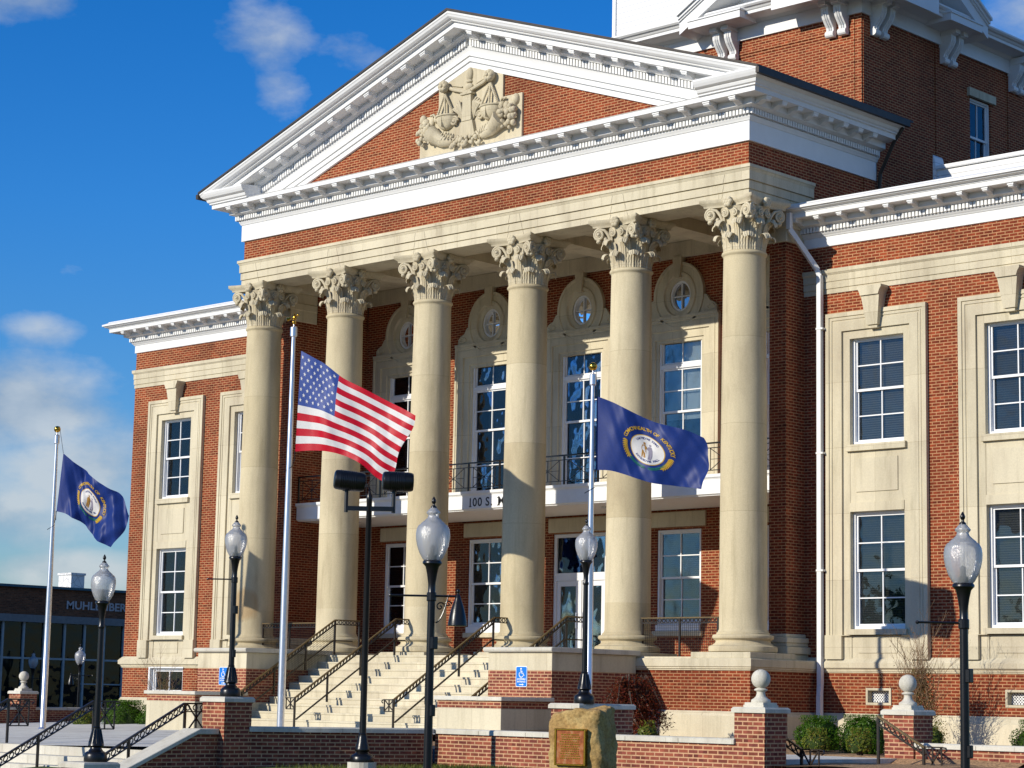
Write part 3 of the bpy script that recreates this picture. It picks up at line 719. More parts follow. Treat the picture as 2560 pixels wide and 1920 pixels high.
up = window_parts('window', 1.38, 3.90, 2, 1.98, CT, (bays[0], YB+.03, 6.88), 'shade', transom=3.13)
for x in bays[1:]: copy_tree(up, CT, (x, YB+.03, 6.88))
lo = window_parts('window', 1.38, 2.34, 2, 1.15, CT, (bays[0], YB+.03, 3.56), 'blind')
for x in (bays[1], bays[3], bays[4]): copy_tree(lo, CT, (x, YB+.03, 3.56))
def oculus(at):
    mb = MB(); rows = []
    for a, b, y in ((.345,.405,.0),(.345,.405,-.05),(.28,.34,-.05),(.275,.335,.03)):
        rows.append([(a*cos(2*PI*j/28), y, b*sin(2*PI*j/28)) for j in range(29)])
    mb.strip(rows); mb.box(-.014,-.02,-.33,.014,.02,.33); mb.box(-.27,-.018,-.014,.27,.018,.014)
    o = mb.build('oculus_window', M['white_frame'], CT, at=at)
    g = MB(); g.add([(0,.03,0)]+[(.29*cos(2*PI*j/28), .03, .35*sin(2*PI*j/28)) for j in range(28)], [(0,1+j,1+(j+1) % 28) for j in range(28)]); g.build('pane', M['glass'], o, at=at)
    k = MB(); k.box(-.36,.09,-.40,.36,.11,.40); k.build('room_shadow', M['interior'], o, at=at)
    return o
oc = oculus((bays[0], YB+.06, 11.78))
for x in bays[1:]: copy_tree(oc, CT, (x, YB+.06, 11.78))
# entrance doors under a transom
dr = MB(); xc = 8.25; y = YB+.06
for a, b in ((-.92,-.83),(-.045,.045),(.83,.92)): dr.box(xc+a, y, 2.66, xc+b, y+.12, 5.93 if abs(a) > .5 else 4.75)
dr.box(xc-.83, y, 5.84, xc+.83, y+.12, 5.93); dr.box(xc-.83, y-.005, 4.72, xc+.83, y+.12, 4.92)
do = dr.build('entrance_frame', M['white_frame'], CT)
for s in (-1, 1):
    d = MB(); a, b = (xc-.825, xc-.05) if s < 0 else (xc+.05, xc+.825)
    d.box(a, y+.03, 2.67, a+.12, y+.08, 4.715); d.box(b-.12, y+.03, 2.67, b, y+.08, 4.715); d.box(a+.12, y+.03, 2.67, b-.12, y+.08, 2.92); d.box(a+.12, y+.03, 4.58, b-.12, y+.08, 4.715)
    dd = d.build('door', M['white_frame'], CT)
    g = MB(); g.box(a+.12, y+.05, 2.92, b-.12, y+.055, 4.58); g.build('pane', M['glass'], dd)
    h = MB(); hx = xc-s*(-.11); h.tube([(hx, y-.03, 3.5),(hx, y-.03, 3.9)], .014); h.tube([(hx,y+.03,3.52),(hx,y-.03,3.52)], .01); h.tube([(hx,y+.03,3.88),(hx,y-.03,3.88)], .01); h.build('pull_handle', M['alu'], dd)
g = MB(); g.box(xc-.83, y+.05, 4.92, xc+.83, y+.055, 5.84); g.build('transom_pane', M['glass'], do)
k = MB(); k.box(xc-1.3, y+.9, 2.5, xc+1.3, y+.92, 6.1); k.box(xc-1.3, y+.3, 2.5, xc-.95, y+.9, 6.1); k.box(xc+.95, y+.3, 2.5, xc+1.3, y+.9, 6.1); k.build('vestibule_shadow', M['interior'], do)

# --- balcony with address and railing
YS = 1.38
bl = MB(); bl.box(0.005, YS+.05, 6.40, 16.495, YB-.01, 6.83)
bl.prism([(YS+.05,6.41),(YS,6.44),(YS,6.77),(YS-.02,6.80),(YS-.05,6.82),(YS-.06,6.89),(YS+.05,6.90),(YB-.01,6.895),(YB-.01,6.84),(YS+.05,6.84)], 'x', .004, 16.496)
BL = bl.build('balcony', M['slab'], CT)
rl = MB(); zt, zb_ = 7.64, 6.90
rl.box(.01, YS+.02, zt-.035, 16.49, YS+.07, zt); rl.box(.01, YS+.03, 6.98, 16.49, YS+.055, 7.0); rl.box(.01, YS+.03, 7.50, 16.49, YS+.055, 7.52)
npan = 15
for i in range(npan+1):
    x = .02+16.46*i/npan; rl.box(x-.02, YS+.025, zb_-.01, x+.02, YS+.065, zt)
    if i < npan:
        w = 16.46/npan; xm = x+w/2; rl.box(xm-.008, YS+.034, 7.0, xm+.008, YS+.05, 7.5)
        for xx in (x+w*.15, x+w*.85): rl.box(xx-.007, YS+.035, 7.0, xx+.007, YS+.05, 7.5)
        for a, b in ((7.0,7.5),(7.5,7.0)): rl.bar((x+w*.15, YS+.043, a), (x+w*.85, YS+.043, b), .014)
        rl.box(x+w*.15, YS+.036, 7.24, x+w*.85, YS+.049, 7.252)
rl.build('balcony_railing', M['iron'], BL)
tx = MB()
for ch, xx in (('1',6.73),('0',6.89),('0',7.07),('S',7.34),('.',7.48),('M',7.82),('A',8.12),('I',8.34),('N',8.56)):
    put_text(tx, text2d(ch, .31, 'CENTER', .004), lambda p, q: (xx+p*1.05, YS-.006, 6.595+q))
    for dx in ((0,) if ch in '1I' else (-.095, .095) if ch in 'MNA' else ()):
        tx.box(xx+dx-.045, YS-.007, 6.486, xx+dx+.045, YS-.004, 6.506)
        if ch in 'IMN': tx.box(xx+dx-.045, YS-.007, 6.678, xx+dx+.045, YS-.004, 6.698)
tx.build('address_lettering', M['black_letter'], BL)
sl = MB()
for x in (.9, 3.3, 6.6, 9.9): sl.lathe([(.05,0),(.09,.0),(.09,.03),(.05,.04)], 12, (x+.5, 2.4, 6.36))
sl.build('soffit_light', M['white'], BL)

# --- portico base, cheek walls and steps
pb = MB()
for x0, x1, y0 in ((-.81, 4.15, -.815), (12.35, 17.31, -.815)):
    pb.box(x0, y0, 1.48, x1, 3.8, 2.36)
pb.box(4.15, -.7, .9, 12.35, 3.8, 2.45)
pb.build('portico_base_brick', M['brick'], CT)
ps = MB(); prof = [(0,2.36),(.03,2.365),(.03,2.39),(.06,2.40),(.06,2.43),(.085,2.445),(.085,2.60),(.06,2.62),(-.3,2.63)]
for x0, x1 in ((-.81, 3.2), (13.3, 17.31)):
    ps.strip([[(x0-k, 1.63, z), (x0-k, -.815-k, z), (x1+k, -.815-k, z), (x1+k, 1.63, z)] for k, z in prof])
    ps.strip([[(x0-k, 1.63, z), (x0-k, -.815-k, z), (x1+k, -.815-k, z), (x1+k, 1.63, z)] for k, z in ((0.0,1.50),(.04,1.49),(.10,1.40),(.10,.6))])
ps.box(.0, -.80, 2.56, 16.5, 3.8, 2.655)
ps.build('portico_stone_base', M['stone'], CT)
st = MB()
for i in range(10):
    st.box(4.15, -1.05-.305*i, .7, 12.35, -.72 if i == 0 else -1.05-.305*(i-1)-.003, 2.67-.176*i)
    st.box(4.15, -1.065-.305*i, 2.67-.176*i-.045, 12.35, -1.05-.305*i, 2.672-.176*i)
st.build('front_steps', M['concrete'], CT, bevel=.006)
def cheek(xa, xb):
    b = MB(); s = MB(); c = MB()
    b.box(xa, -3.66, 1.72, xb, -.9, 2.28); s.box(xa-.005, -3.665, 2.28, xb+.005, -.9, 2.665)
    c.prism([(-3.72,2.67),(-3.76,2.70),(-3.77,2.74),(-3.75,2.77),(-3.70,2.78),(-.83,2.78),(-.83,2.67)], 'x', xa-.08, xb+.08)
    b.box(xa, -5.20, 1.47, xb, -3.66, 1.62); b.box(xa+.01, -3.67, 1.47, xb-.01, -.9, 1.74)
    s.box(xa-.004, -5.205, .6, xb+.004, -3.6, 1.47); s.box(xa+.005, -3.6, .6, xb-.005, -.95, 1.47)
    c.box(xa-.06, -5.26, 1.625, xb+.06, -3.62, 1.71)
    return b, s, c
for xa, xb in ((2.28, 4.15), (12.35, 14.22)):
    b, s, c = cheek(xa, xb)
    o = b.build('step_cheek_wall', M['brick_pier'], CT); s.build('stone_facing', M['stone'], o, bevel=.006); c.build('coping', M['coping'], o, bevel=.01)

# --- wings
YW = 1.63
for side in (-1, 1):
    X0, X1 = (-7.95, -.30) if side < 0 else (16.80, 24.45)
    m = lambda x: x if side > 0 else 16.5-x
    bays_w = [18.905, 22.315]
    br = MB(); holes = []
    for b in bays_w:
        xa, xb = sorted((m(b-.70), m(b+.70))); holes += [(xa-.02, xb+.02, 7.33, 9.77), (xa-.02, xb+.02, 3.29, 5.89)]
        if side > 0: holes += [(b-.33, b+.33, 1.69, 2.05)]
        elif b > 20: holes += [(m(b)-.75, m(b)+.75, 1.66, 2.36)]
    wall_with_holes(br, X0, X1, .9, 11.9, YW, YW+.3, holes)
    xo = X1 if side > 0 else X0; br.box(xo, YW+.3, .9, xo-side*.3, 14, 11.9)
    br.build('wing_wall', M['brick'], CT)
    # horizontal bands swept round the outer corner
    def band(prof, name, mat, xi=None):
        mb = MB(); xi = xi if xi is not None else (X0 if side > 0 else X1)
        mb.strip([[(xi, YW-k, z), (xo+side*k, YW-k, z), (xo+side*k, 12, z)] for k, z in prof]); return mb
    b1 = band([(.0,10.80),(.02,10.80),(.02,10.895),(.01,10.90),(.01,10.91),(.035,10.915),(.035,11.055),(.025,11.06),(.025,11.07),(.045,11.075),(.045,11.22),(.06,11.235),(.07,11.25),(.085,11.265),(.09,11.35),(.0,11.37)], 'wing_band', M['stone'])
    b1.build('wing_stone_band', M['stone'], CT)
    b2 = band([(0,2.37),(.03,2.375),(.03,2.40),(.05,2.41),(.05,2.44),(.075,2.455),(.075,2.47),(.11,2.475),(.115,2.585),(.02,2.69),(0,2.70)], 'w', None)
    b2.build('water_table', M['stone'], CT)
    b3 = band([(0.02,1.50),(.03,1.48),(.10,1.34),(.10,.55)], 'w', None); b3.build('wing_stone_base', M['stone'], CT)
    b4 = band([(0,11.88),(.04,11.89),(.04,12.11),(.06,12.12),(.08,12.15),(.10,12.165),(.13,12.20),(.135,12.212),(.085,12.216),(.085,12.338),(.20,12.342),(.24,12.36),(.30,12.375),(.30,12.49),(.33,12.50),(.60,12.50),(.61,12.51),(.61,12.60),(.63,12.61),(.63,12.63),(.70,12.65),(.72,12.66),(.73,12.68),(.775,12.69),(.775,12.74),(.65,12.80),(.63,12.83),(.2,12.88)], 'w', None)
    b4.build('wing_cornice', M['white'], CT)
    dn = MB(); nn = int(abs(X1-X0)/.09)
    for i in range(nn+2):
        x = (X0 if side > 0 else X0-.15)+.09*i
        dn.box(x, YW-.19, 12.222, x+.059, YW-.08, 12.336)
    for i in range(14):
        x = 17.07+.615*i; 
        if x > 24.9: break
        if side < 0: x = 16.5-x
        if i == 0 and side < 0: mo = MB(); modillion(mo, lambda a, d, h: (a, -d*.86, -h*.85), .15); wm0 = mo.build('wing_modillion', M['white'], CT, at=(x, YW-.30, 12.503))
        else: copy_tree(wm0, CT, (x, YW-.30, 12.503))
    dn.build('wing_dentil_course', M['white'], CT)
    # flat roof and parapet set back behind the cornice
    pr = MB(); pr.box(X0, YW+.2, 12.6, X1, 13, 12.86); pr.build('wing_roof', M['roofmetal'], CT)
    pa = MB()
    if side > 0:
        pa.box(18.37, 4.98, 12.8, 25, 5.3, 14.27); pa.box(18.37, 4.93, 14.18, 25, 4.978, 14.28); pa.box(18.37, 4.95, 13.9, 25, 4.979, 13.95)
        pa.prism([(18.30,12.8),(18.37,12.8),(18.37,14.3),(18.33,14.5),(18.30,14.55)], 'y', 4.9, 5.3)
        pa.build('roof_parapet', M['clap'], CT)
    # window bays
    for bi, b in enumerate(bays_w):
        x = m(b)
        su = MB()
        y0 = YW
        ringsweep(su, [(0,y0+.01),(0,y0-.10),(.09,y0-.10),(.10,y0-.075),(.125,y0-.075),(.135,y0-.09),(.165,y0-.09),(.175,y0-.07),(.20,y0-.07),(.21,y0-.085),(.42,y0-.085),(.42,y0-.03),(.605,y0-.03),(.605,y0+.12)], x, 1.305, 3.18, 10.32)
        ringsweep(su, [(-.01,y0+.01),(-.01,y0-.13),(.43,y0-.13),(.43,y0-.04),(.64,y0-.04),(.64,y0+.10)], x, 1.305, 2.66, 3.9)
        su.v = su.v  # plinth blocks
        # cut the top of the plinth ring down to the block height
        n = len(su.v)
        for q in range(n-6*4, n):
            vx, vy, vz = su.v[q]
            if vz > 3.0: su.v[q] = (vx, vy, 3.18)
        for sx in (-1, 1): su.box(x+sx*.66, y0-.128, 3.17, x+sx*1.313, y0, 3.182)
        # sills, spandrel panel, lower panel
        su.box(x-.77, y0-.11, 7.20, x+.77, y0+.14, 7.345); su.box(x-.77, y0-.11, 3.19, x+.77, y0+.14, 3.31)
        su.box(x-.70, y0-.02, 6.07, x+.70, y0+.2, 7.20); su.box(x-.70, y0-.05, 5.87, x+.70, y0+.13, 6.07)
        for za, zb2, w in ((6.30,7.04,.54),):
            su.box(x-w, y0-.045, za, x+w, y0-.018, zb2)
        su.box(x-.70, y0-.02, 2.66, x+.70, y0+.2, 3.19); su.box(x-.5, y0-.04, 2.80, x+.5, y0-.018, 3.12)
        # keystone
        for yy, zz0, zz1, wa, wb in ((y0-.22, 9.95, 10.60, .14, .235),):
            su.add([(x-wa,yy+.02,zz0),(x+wa,yy+.02,zz0),(x+wb,yy-.05,zz1),(x-wb,yy-.05,zz1),(x-wa,y0-.03,zz0),(x+wa,y0-.03,zz0),(x+wb,y0,zz1),(x-wb,y0,zz1)], [(0,1,2,3),(4,7,6,5),(0,4,5,1),(1,5,6,2),(2,6,7,3),(3,7,4,0)])
            su.prism([(x-.235,10.60),(x+.235,10.60),(x+.25,10.65),(x+.27,10.70),(x+.31,10.76),(x+.31,10.81),(x-.31,10.81),(x-.31,10.76),(x-.27,10.70),(x-.25,10.65)], 'y', y0-.31, y0)
            su.box(x-.11, y0-.16, 9.88, x+.11, y0-.03, 9.95)
        su.build('window_surround', M['stone'], CT)
        if bi == 0 and side < 0:
            PU = window_parts('window', 1.40, 2.40, 2, 1.22, CT, (x, y0+.09, 7.345)); PL_ = window_parts('window', 1.40, 2.56, 2, 1.28, CT, (x, y0+.09, 3.31))
        else:
            copy_tree(PU, CT, (x, y0+.09, 7.345)); copy_tree(PL_, CT, (x, y0+.09, 3.31))
        if side > 0:                                               # crawl space vents in the brick base
            v = MB(); xa, xb, za, zb2 = b-.32, b+.32, 1.69, 2.05
            v.box(xa-.0,y0-.02,za,xb,y0+.18,za+.05); v.box(xa,y0-.02,zb2-.05,xb,y0+.18,zb2); v.box(xa,y0-.02,za+.05,xa+.05,y0+.18,zb2-.05); v.box(xb-.05,y0-.02,za+.05,xb,y0+.18,zb2-.05)
            vo = v.build('vent', M['stone'], CT)
            l = MB(); w, h = xb-xa-.1, zb2-za-.1; xm, zm = (xa+xb)/2, (za+zb2)/2
            for q in range(-14, 15):
                for s in (-1, 1):
                    pts = []
                    for t in [j/40*2-1 for j in range(41)]:
                        px_, pz_ = q*.065+s*t*.2, t*.2
                        if abs(px_) <= w/2 and abs(pz_) <= h/2: pts.append((px_, pz_))
                    if len(pts) > 1: l.bar((xm+pts[0][0], y0+.15+s*.004, zm+pts[0][1]), (xm+pts[-1][0], y0+.15+s*.004, zm+pts[-1][1]), .008, .018)
            l.build('vent_lattice', M['white'], vo)
            kk = MB(); kk.box(xa-.1,y0+.25,za-.1,xb+.1,y0+.27,zb2+.1); kk.build('vent_shadow', M['interior'], vo)
# basement window of the left wing
bwn = window_parts('basement_window', 1.46, .70, 1, .02, CT, (-5.815, YW+.05, 1.665), None)
bx = MB(); bx.box(-6.62, YW-.06, .8, -6.55, YW+.1, 2.40); bx.box(-6.55, YW-.05, 2.36, -5.0, YW+.1, 2.40); bx.build('areaway_trim', M['white'], CT)
# downspouts
for side in (1, -1):
    m = (lambda x: x) if side > 0 else (lambda x: 16.5-x)
    ds = MB(); pth = [(m(17.05), .93, 12.62),(m(17.05), .93, 12.25),(m(17.14), 1.05, 12.05),(m(17.43), 1.47, 11.35),(m(17.48), 1.49, 11.2)]
    for a, b in zip(pth, pth[1:]): ds.bar(a, b, .105, .105)
    ds.box(m(17.43), 1.43, 2.1, m(17.54), 1.54, 11.22); ds.bar((m(17.485),1.485,2.12),(m(17.52),1.41,1.85), .105); ds.bar((m(17.52),1.41,1.86),(m(17.52),1.41,.9), .11)
    o = ds.build('downspout', M['white'], CT)
    for z in (10.0, 7.2, 4.6): s2 = MB(); s2.box(m(17.415), 1.42, z-.02, m(17.60), 1.63, z+.02); s2.build('pipe_strap', M['white'], o)

# --- attic block with corner pavilions behind the pediment
at = MB(); at.box(-.45, 3.95, 13.0, 16.5, 22.9, 18.07)
at.box(16.5, 3.95, 11.5, 16.95, 8.78, 18.07); at.box(16.5, 9.78, 11.5, 16.95, 22.9, 18.07); at.box(16.5, 8.78, 11.5, 16.95, 9.78, 15.09); at.box(16.5, 8.78, 17.06, 16.95, 9.78, 18.07)
for xp in (16.30, 12.85):                                           # shallow pilaster strips and the sunk panel between them
    at.box(xp-.30, 3.93, 13, xp+.46, 3.951, 18.0)
at.box(13.31, 3.925, 17.70, 16.0, 3.951, 17.80); at.box(13.31, 3.935, 17.62, 16.0, 3.951, 17.68)
for yp in (4.0, 7.15, 10.6): at.box(16.949, yp, 11.8, 16.975, yp+.95, 18.0)
at.build('attic_brick', M['brick'], CT)
ac = MB(); prof = [(.02,18.06),(.06,18.065),(.06,18.42),(.10,18.43),(.14,18.47),(.16,18.49),(.55,18.50),(.57,18.51),(.57,18.58),(.60,18.60),(.63,18.64),(.68,18.66),(.72,18.70),(.72,18.74),(.2,18.85)]
X0a, X1a, Y0a, Y1a = -.45, 16.95, 3.95, 22.9
ac.strip([[(X0a-k,Y1a+k,z),(X0a-k,Y0a-k,z),(X1a+k,Y0a-k,z),(X1a+k,Y1a+k,z)] for k, z in prof])
ac.box(-.6, 3.8, 18.5, 17.1, 22.9, 18.9)
# broken-bed pediments over each pavilion: end blocks and raking cornices
def pav_front(x0, x1, yf):
    for a, b in ((x0, x0+1.62), (x1-1.62, x1)):
        ac.box(a, yf-.80, 18.40, b, yf, 18.585); ac.box(a-.03, yf-.83, 18.585, b+.03, yf, 18.62)
        for q in (.28, .82): pass
    ap = (x0+x1)/2; zb2, za = 18.62, 18.62+(x1-x0)*.5*.55
    for s in (-1, 1):
        xe2 = x0-.3 if s < 0 else x1+.3
        for (h0, h1, k) in ((0,.07,.92),(.07,.15,.86),(.15,.20,.82),(.20,.52,.78)):
            ac.prism([(xe2, zb2+.22-h0),(ap, za+.42-h0),(ap, za+.42-h1),(xe2, zb2+.22-h1)], 'y', yf-k, yf+2)
    ac.prism([(x0+.2, zb2),(x1-.2, zb2),(ap, za)], 'y', yf-.05, yf+.1)
pav_front(12.30, 17.55, 3.95)
# the same on the flank (facing +x)
def pav_side(y0, y1, xf):
    for a, b in ((y0, y0+1.62), (y1-1.45, y1)):
        ac.box(xf, a, 18.40, xf+.80, b, 18.585); ac.box(xf, a-.03, 18.585, xf+.83, b+.03, 18.62)
    ap = (y0+y1)/2; zb2, za = 18.62, 18.62+(y1-y0)*.5*.55
    for s in (-1, 1):
        ye2 = y0-.3 if s < 0 else y1+.3
        for (h0, h1, k) in ((0,.07,.92),(.07,.15,.86),(.15,.20,.82),(.20,.52,.78)):
            ac.prism([(ye2, zb2+.22-h0),(ap, za+.42-h0),(ap, za+.42-h1),(ye2, zb2+.22-h1)], 'x', xf-2, xf+k)
    ac.prism([(y0+.2, zb2),(y1-.2, zb2),(ap, za)], 'x', xf-.1, xf+.05)
pav_side(3.35, 8.1, 16.95)
ac.build('attic_cornice', M['white'], CT)
def console():
    mb = MB(); sc = [(0,0),(.0,.86),(.50,.86),(.50,.70),(.36,.69),(.37,.62),(.36,.52),(.30,.40),(.22,.30),(.15,.22),(.13,.14),(.16,.10),(.17,.04),(.14,-.01),(.08,-.03)]
    mb.prism([(-d, h) for d, h in sc], 'x', -.105, .105)
    mb.tube([(-.03,-.375,.62),(-.03,-.37,.52),(-.03,-.31,.40),(-.03,-.23,.30),(-.03,-.16,.21),(-.03,-.15,.13)], .02, 6); mb.tube([(.03,-.375,.62),(.03,-.37,.52),(.03,-.31,.40),(.03,-.23,.30),(.03,-.16,.21),(.03,-.15,.13)], .02, 6)
    mb.tube([(-.115,-.11,.06),(.115,-.11,.06)], .085, 12); mb.box(-.125,-.44,.685,.125,0,.715)
    return mb
c0 = console().build('console_bracket', M['white'], CT, at=(12.84, 3.95, 17.60))
for x in (13.20, 16.14, 16.50): copy_tree(c0, CT, (x, 3.95, 17.60))
for y in (4.40, 4.76, 7.46, 7.82, 10.75, 11.1):
    c = copy_tree(c0, CT, (16.95, y, 17.60)); c.rotation_euler = (0, 0, PI/2)
aw = window_parts('window', .98, 1.95, 1, .95, CT, (16.90, 9.28, 15.1), None); aw.rotation_euler = (0, 0, PI/2)
k = MB(); k.box(16.94, 8.8, 15.1, 16.985, 9.77, 17.05); 
ll = MB(); ll.box(16.93, 8.66, 17.06, 17.03, 9.93, 17.27); ll.build('attic_lintel', M['stone'], CT)
# clapboard base of the cupola
cu = MB(); cu.box(4.8, 9.0, 18.5, 11.7, 17.8, 24); cu.build('cupola_clapboard', M['clap'], CT)
for bx_ in ((4.74, 8.95, 4.86, 9.05), (11.64, 8.95, 11.76, 9.05), (11.69, 17.72, 11.78, 17.82)): cc = MB(); cc.box(bx_[0], bx_[1], 18.5, bx_[2], bx_[3], 24); cc.build('corner_board', M['white'], CT)
cc = MB()
cpro = [(.0,19.6),(.02,20.05),(.06,20.06),(.06,20.30),(.14,20.34),(.14,20.42),(.04,20.46),(.04,20.72),(.10,20.78),(.22,20.92),(.24,20.98),(.10,21.02),(.10,21.12),(.04,21.14),(.04,21.24),(0,21.25)]
cc.strip([[(4.35-k, 13, z), (4.35-k, 10.4-k, z), (5, 10.4-k, z)] for k, z in cpro]); 
cc.build('cupola_trim', M['white'], CT)

# ------------------------------------------------------------------ accessible entrance signs
def access_sign(name, at, label, w=.33, h=.44):
    root = thing(name, at, label, 'sign', 'blue accessible entrance signs')
    def rr(x0, x1, z0, z1, r, y): 
        pts = []
        for cx, cz, a0 in ((x1-r,z1-r,0),(x0+r,z1-r,90),(x0+r,z0+r,180),(x1-r,z0+r,270)):
            for j in range(5): a = rad(a0+j*22.5); pts.append((cx+r*cos(a), cz+r*sin(a)))
        return pts
    b = MB(); b.prism(rr(-w/2,w/2,-h/2,h/2,.04,0), 'y', -.012, 0); b.build('sign_panel', M['signwhite'], root, at=at)
    b = MB(); b.prism(rr(-w/2+.012,w/2-.012,-h/2+.012,h/2-.012,.03,0), 'y', -.0145, -.0122); b.build('sign_face', M['signblue'], root, at=at)
    y = -.016; s = MB()
    def stroke(pts, r): s.tube([(x, y, z) for x, z in pts], r, 6)
    s.ball((-.01, y, .165), .02, 10, 6, (1,.2,1)); stroke([(-.012,.14),(-.004,.075),(.05,.075),(.075,.02),(.095,.03)], .011); stroke([(-.008,.11),(.04,.11)], .009)
    stroke([(.0+.06*cos(t), .045+.06*sin(t)) for t in [rad(135+j*15) for j in range(14)]], .010)
    s.build('wheelchair_symbol', M['signwhite'], root, at=at)
    t = MB(); put_text(t, text2d('ACCESSIBLE', .047, 'CENTER', .001), lambda a, b: (a, y, -.055+b)); put_text(t, text2d('ENTRANCE', .047, 'CENTER', .001), lambda a, b: (a, y, -.11+b))
    t.build('sign_lettering', M['signwhite'], root, at=at)
    a = MB(); a.prism([(-.06,-.163),(.03,-.163),(.03,-.148),(.075,-.170),(.03,-.192),(.03,-.177),(-.06,-.177)], 'y', y-.001, y+.001); a.build('arrow', M['signwhite'], root, at=at)
    return root
access_sign('accessible_entrance_sign', (13.355, -3.664, 2.15), 'blue accessible entrance sign fully lit on the brick beside the main steps')
access_sign('accessible_entrance_sign', (3.30, -3.664, 2.09), 'blue accessible entrance sign mostly hidden behind the lamp post on the brick pier')

# ------------------------------------------------------------------ ground
def plz(x, y): return .91 + .0205*(x-8.25) + .0298*(y+4.2)
gr = MB(); gr.box(-600, -600, -.4, 600, 600, -.06); struct('ground', gr, M['asphalt'])
pz_ = MB(); rows = []
def px_end(y):
    if y < -13.3: return 15.44
    arc_ = [(-13.38,15.98),(-12.7,16.25),(-12.0,16.5),(-11.2,16.75),(-10.5,16.95),(-9.97,17.07)]
    for (ya, xa), (yb, xb) in zip(arc_, arc_[1:]):
        if y <= yb: return xa+(xb-xa)*(y-ya)/(yb-ya)-.15
    return 14.25
for j in range(64):
    y = -14.5+21*j/63; rows.append([(x, y, plz(x, y)) for x in [-13+(px_end(y)+13)*i/12 for i in range(13)]])
pz_.strip(rows)
PV = struct('pavement', pz_, M['paving'])
jn = MB()
for i in range(11):
    y = -13.6+1.25*i; jn.strip([[(-12.5, y, plz(-12.5,y)+.004), (-12.5, y+.014, plz(-12.5,y)+.004)], [(15.4, y, plz(15.4,y)+.004), (15.4, y+.014, plz(15.4,y)+.004)]])
jn.build('joint', plain('paving_joint', (.10,.10,.09), .9), PV)
# broad concrete stairs from the street up to the plaza
ss = MB()
for i in range(5):
    ya = -14.5-.36*i; zt = .665-.158*i
    ss.box(2.0, ya, -.3, 15.45, ya+(.34 if i == 0 else .36)-.002, zt)
tag(ss.build('stone_stairs', M['coping'], bevel=.008), 'broad pale stone stairs rising to the plaza with the flagpoles', 'stairs')
# planting bed behind the garden wall, bed and path by the right wing
bd = MB(); rows = []
for i in range(40):
    x = 14.3+12.5*i/39; rows.append([(x, y, (.80 if x < 19.2 or y > -5.9 else .72) + .02*sin(x*3)*cos(y*2) + (.02*max(0, y+5.9) if y > -5.9 else 0)*(.9 if x < 19.2 else .5)) for y in [-9.7+11.4*j/39 for j in range(40)]])
bd.strip(rows); 
struct('soil', bd, M['mulch'])
pt = MB(); pt.box(19.6, -9.55, .5, 24.35, -5.95, .785); struct('path', pt, M['paving'])
es = MB()
for i in range(4): es.box(24.35, -9.3, -.2, 24.7+.34*i, -5.9, .62-.155*i-.002*i) if i == 0 else es.box(24.7+.34*(i-1), -9.3, -.2, 24.7+.34*i, -5.9, .62-.155*i)
tag(es.build('stone_stairs', M['coping']), 'short stone stairs between the two brick piers with ball finials', 'stairs')
lw = MB(); rows = []
def lz(x, y): 
    t = max(0, min(1, (y+23)/12.5)); return .02+.43*t*t*(3-2*t)+.02*sin(x*1.3+y)
for i in range(41):
    x = 12.5+30*i/40; rows.append([(x, y, lz(x, y)) for y in [-24+14.2*j/24 for j in range(25)]])
lw.strip(rows); struct('lawn', lw, M['lawn'])
gb = MB()
for q in range(9000):
    x = R_.uniform(14.6, 22.5); y = R_.uniform(-13.0, -9.95); z = lz(x, y); a = R_.uniform(0, 2*PI); h = R_.uniform(.04,.085); w = .006; lx, ly = R_.uniform(-.03,.03), R_.uniform(-.03,.03)
    gb.add([(x-w*cos(a), y-w*sin(a), z-.01), (x+w*cos(a), y+w*sin(a), z-.01), (x+lx, y+ly, z+h)], [(0,1,2)])
tag(gb.build('grass', M['blade']), 'mown grass growing at the foot of the brick garden wall', 'grass', None, 'stuff')

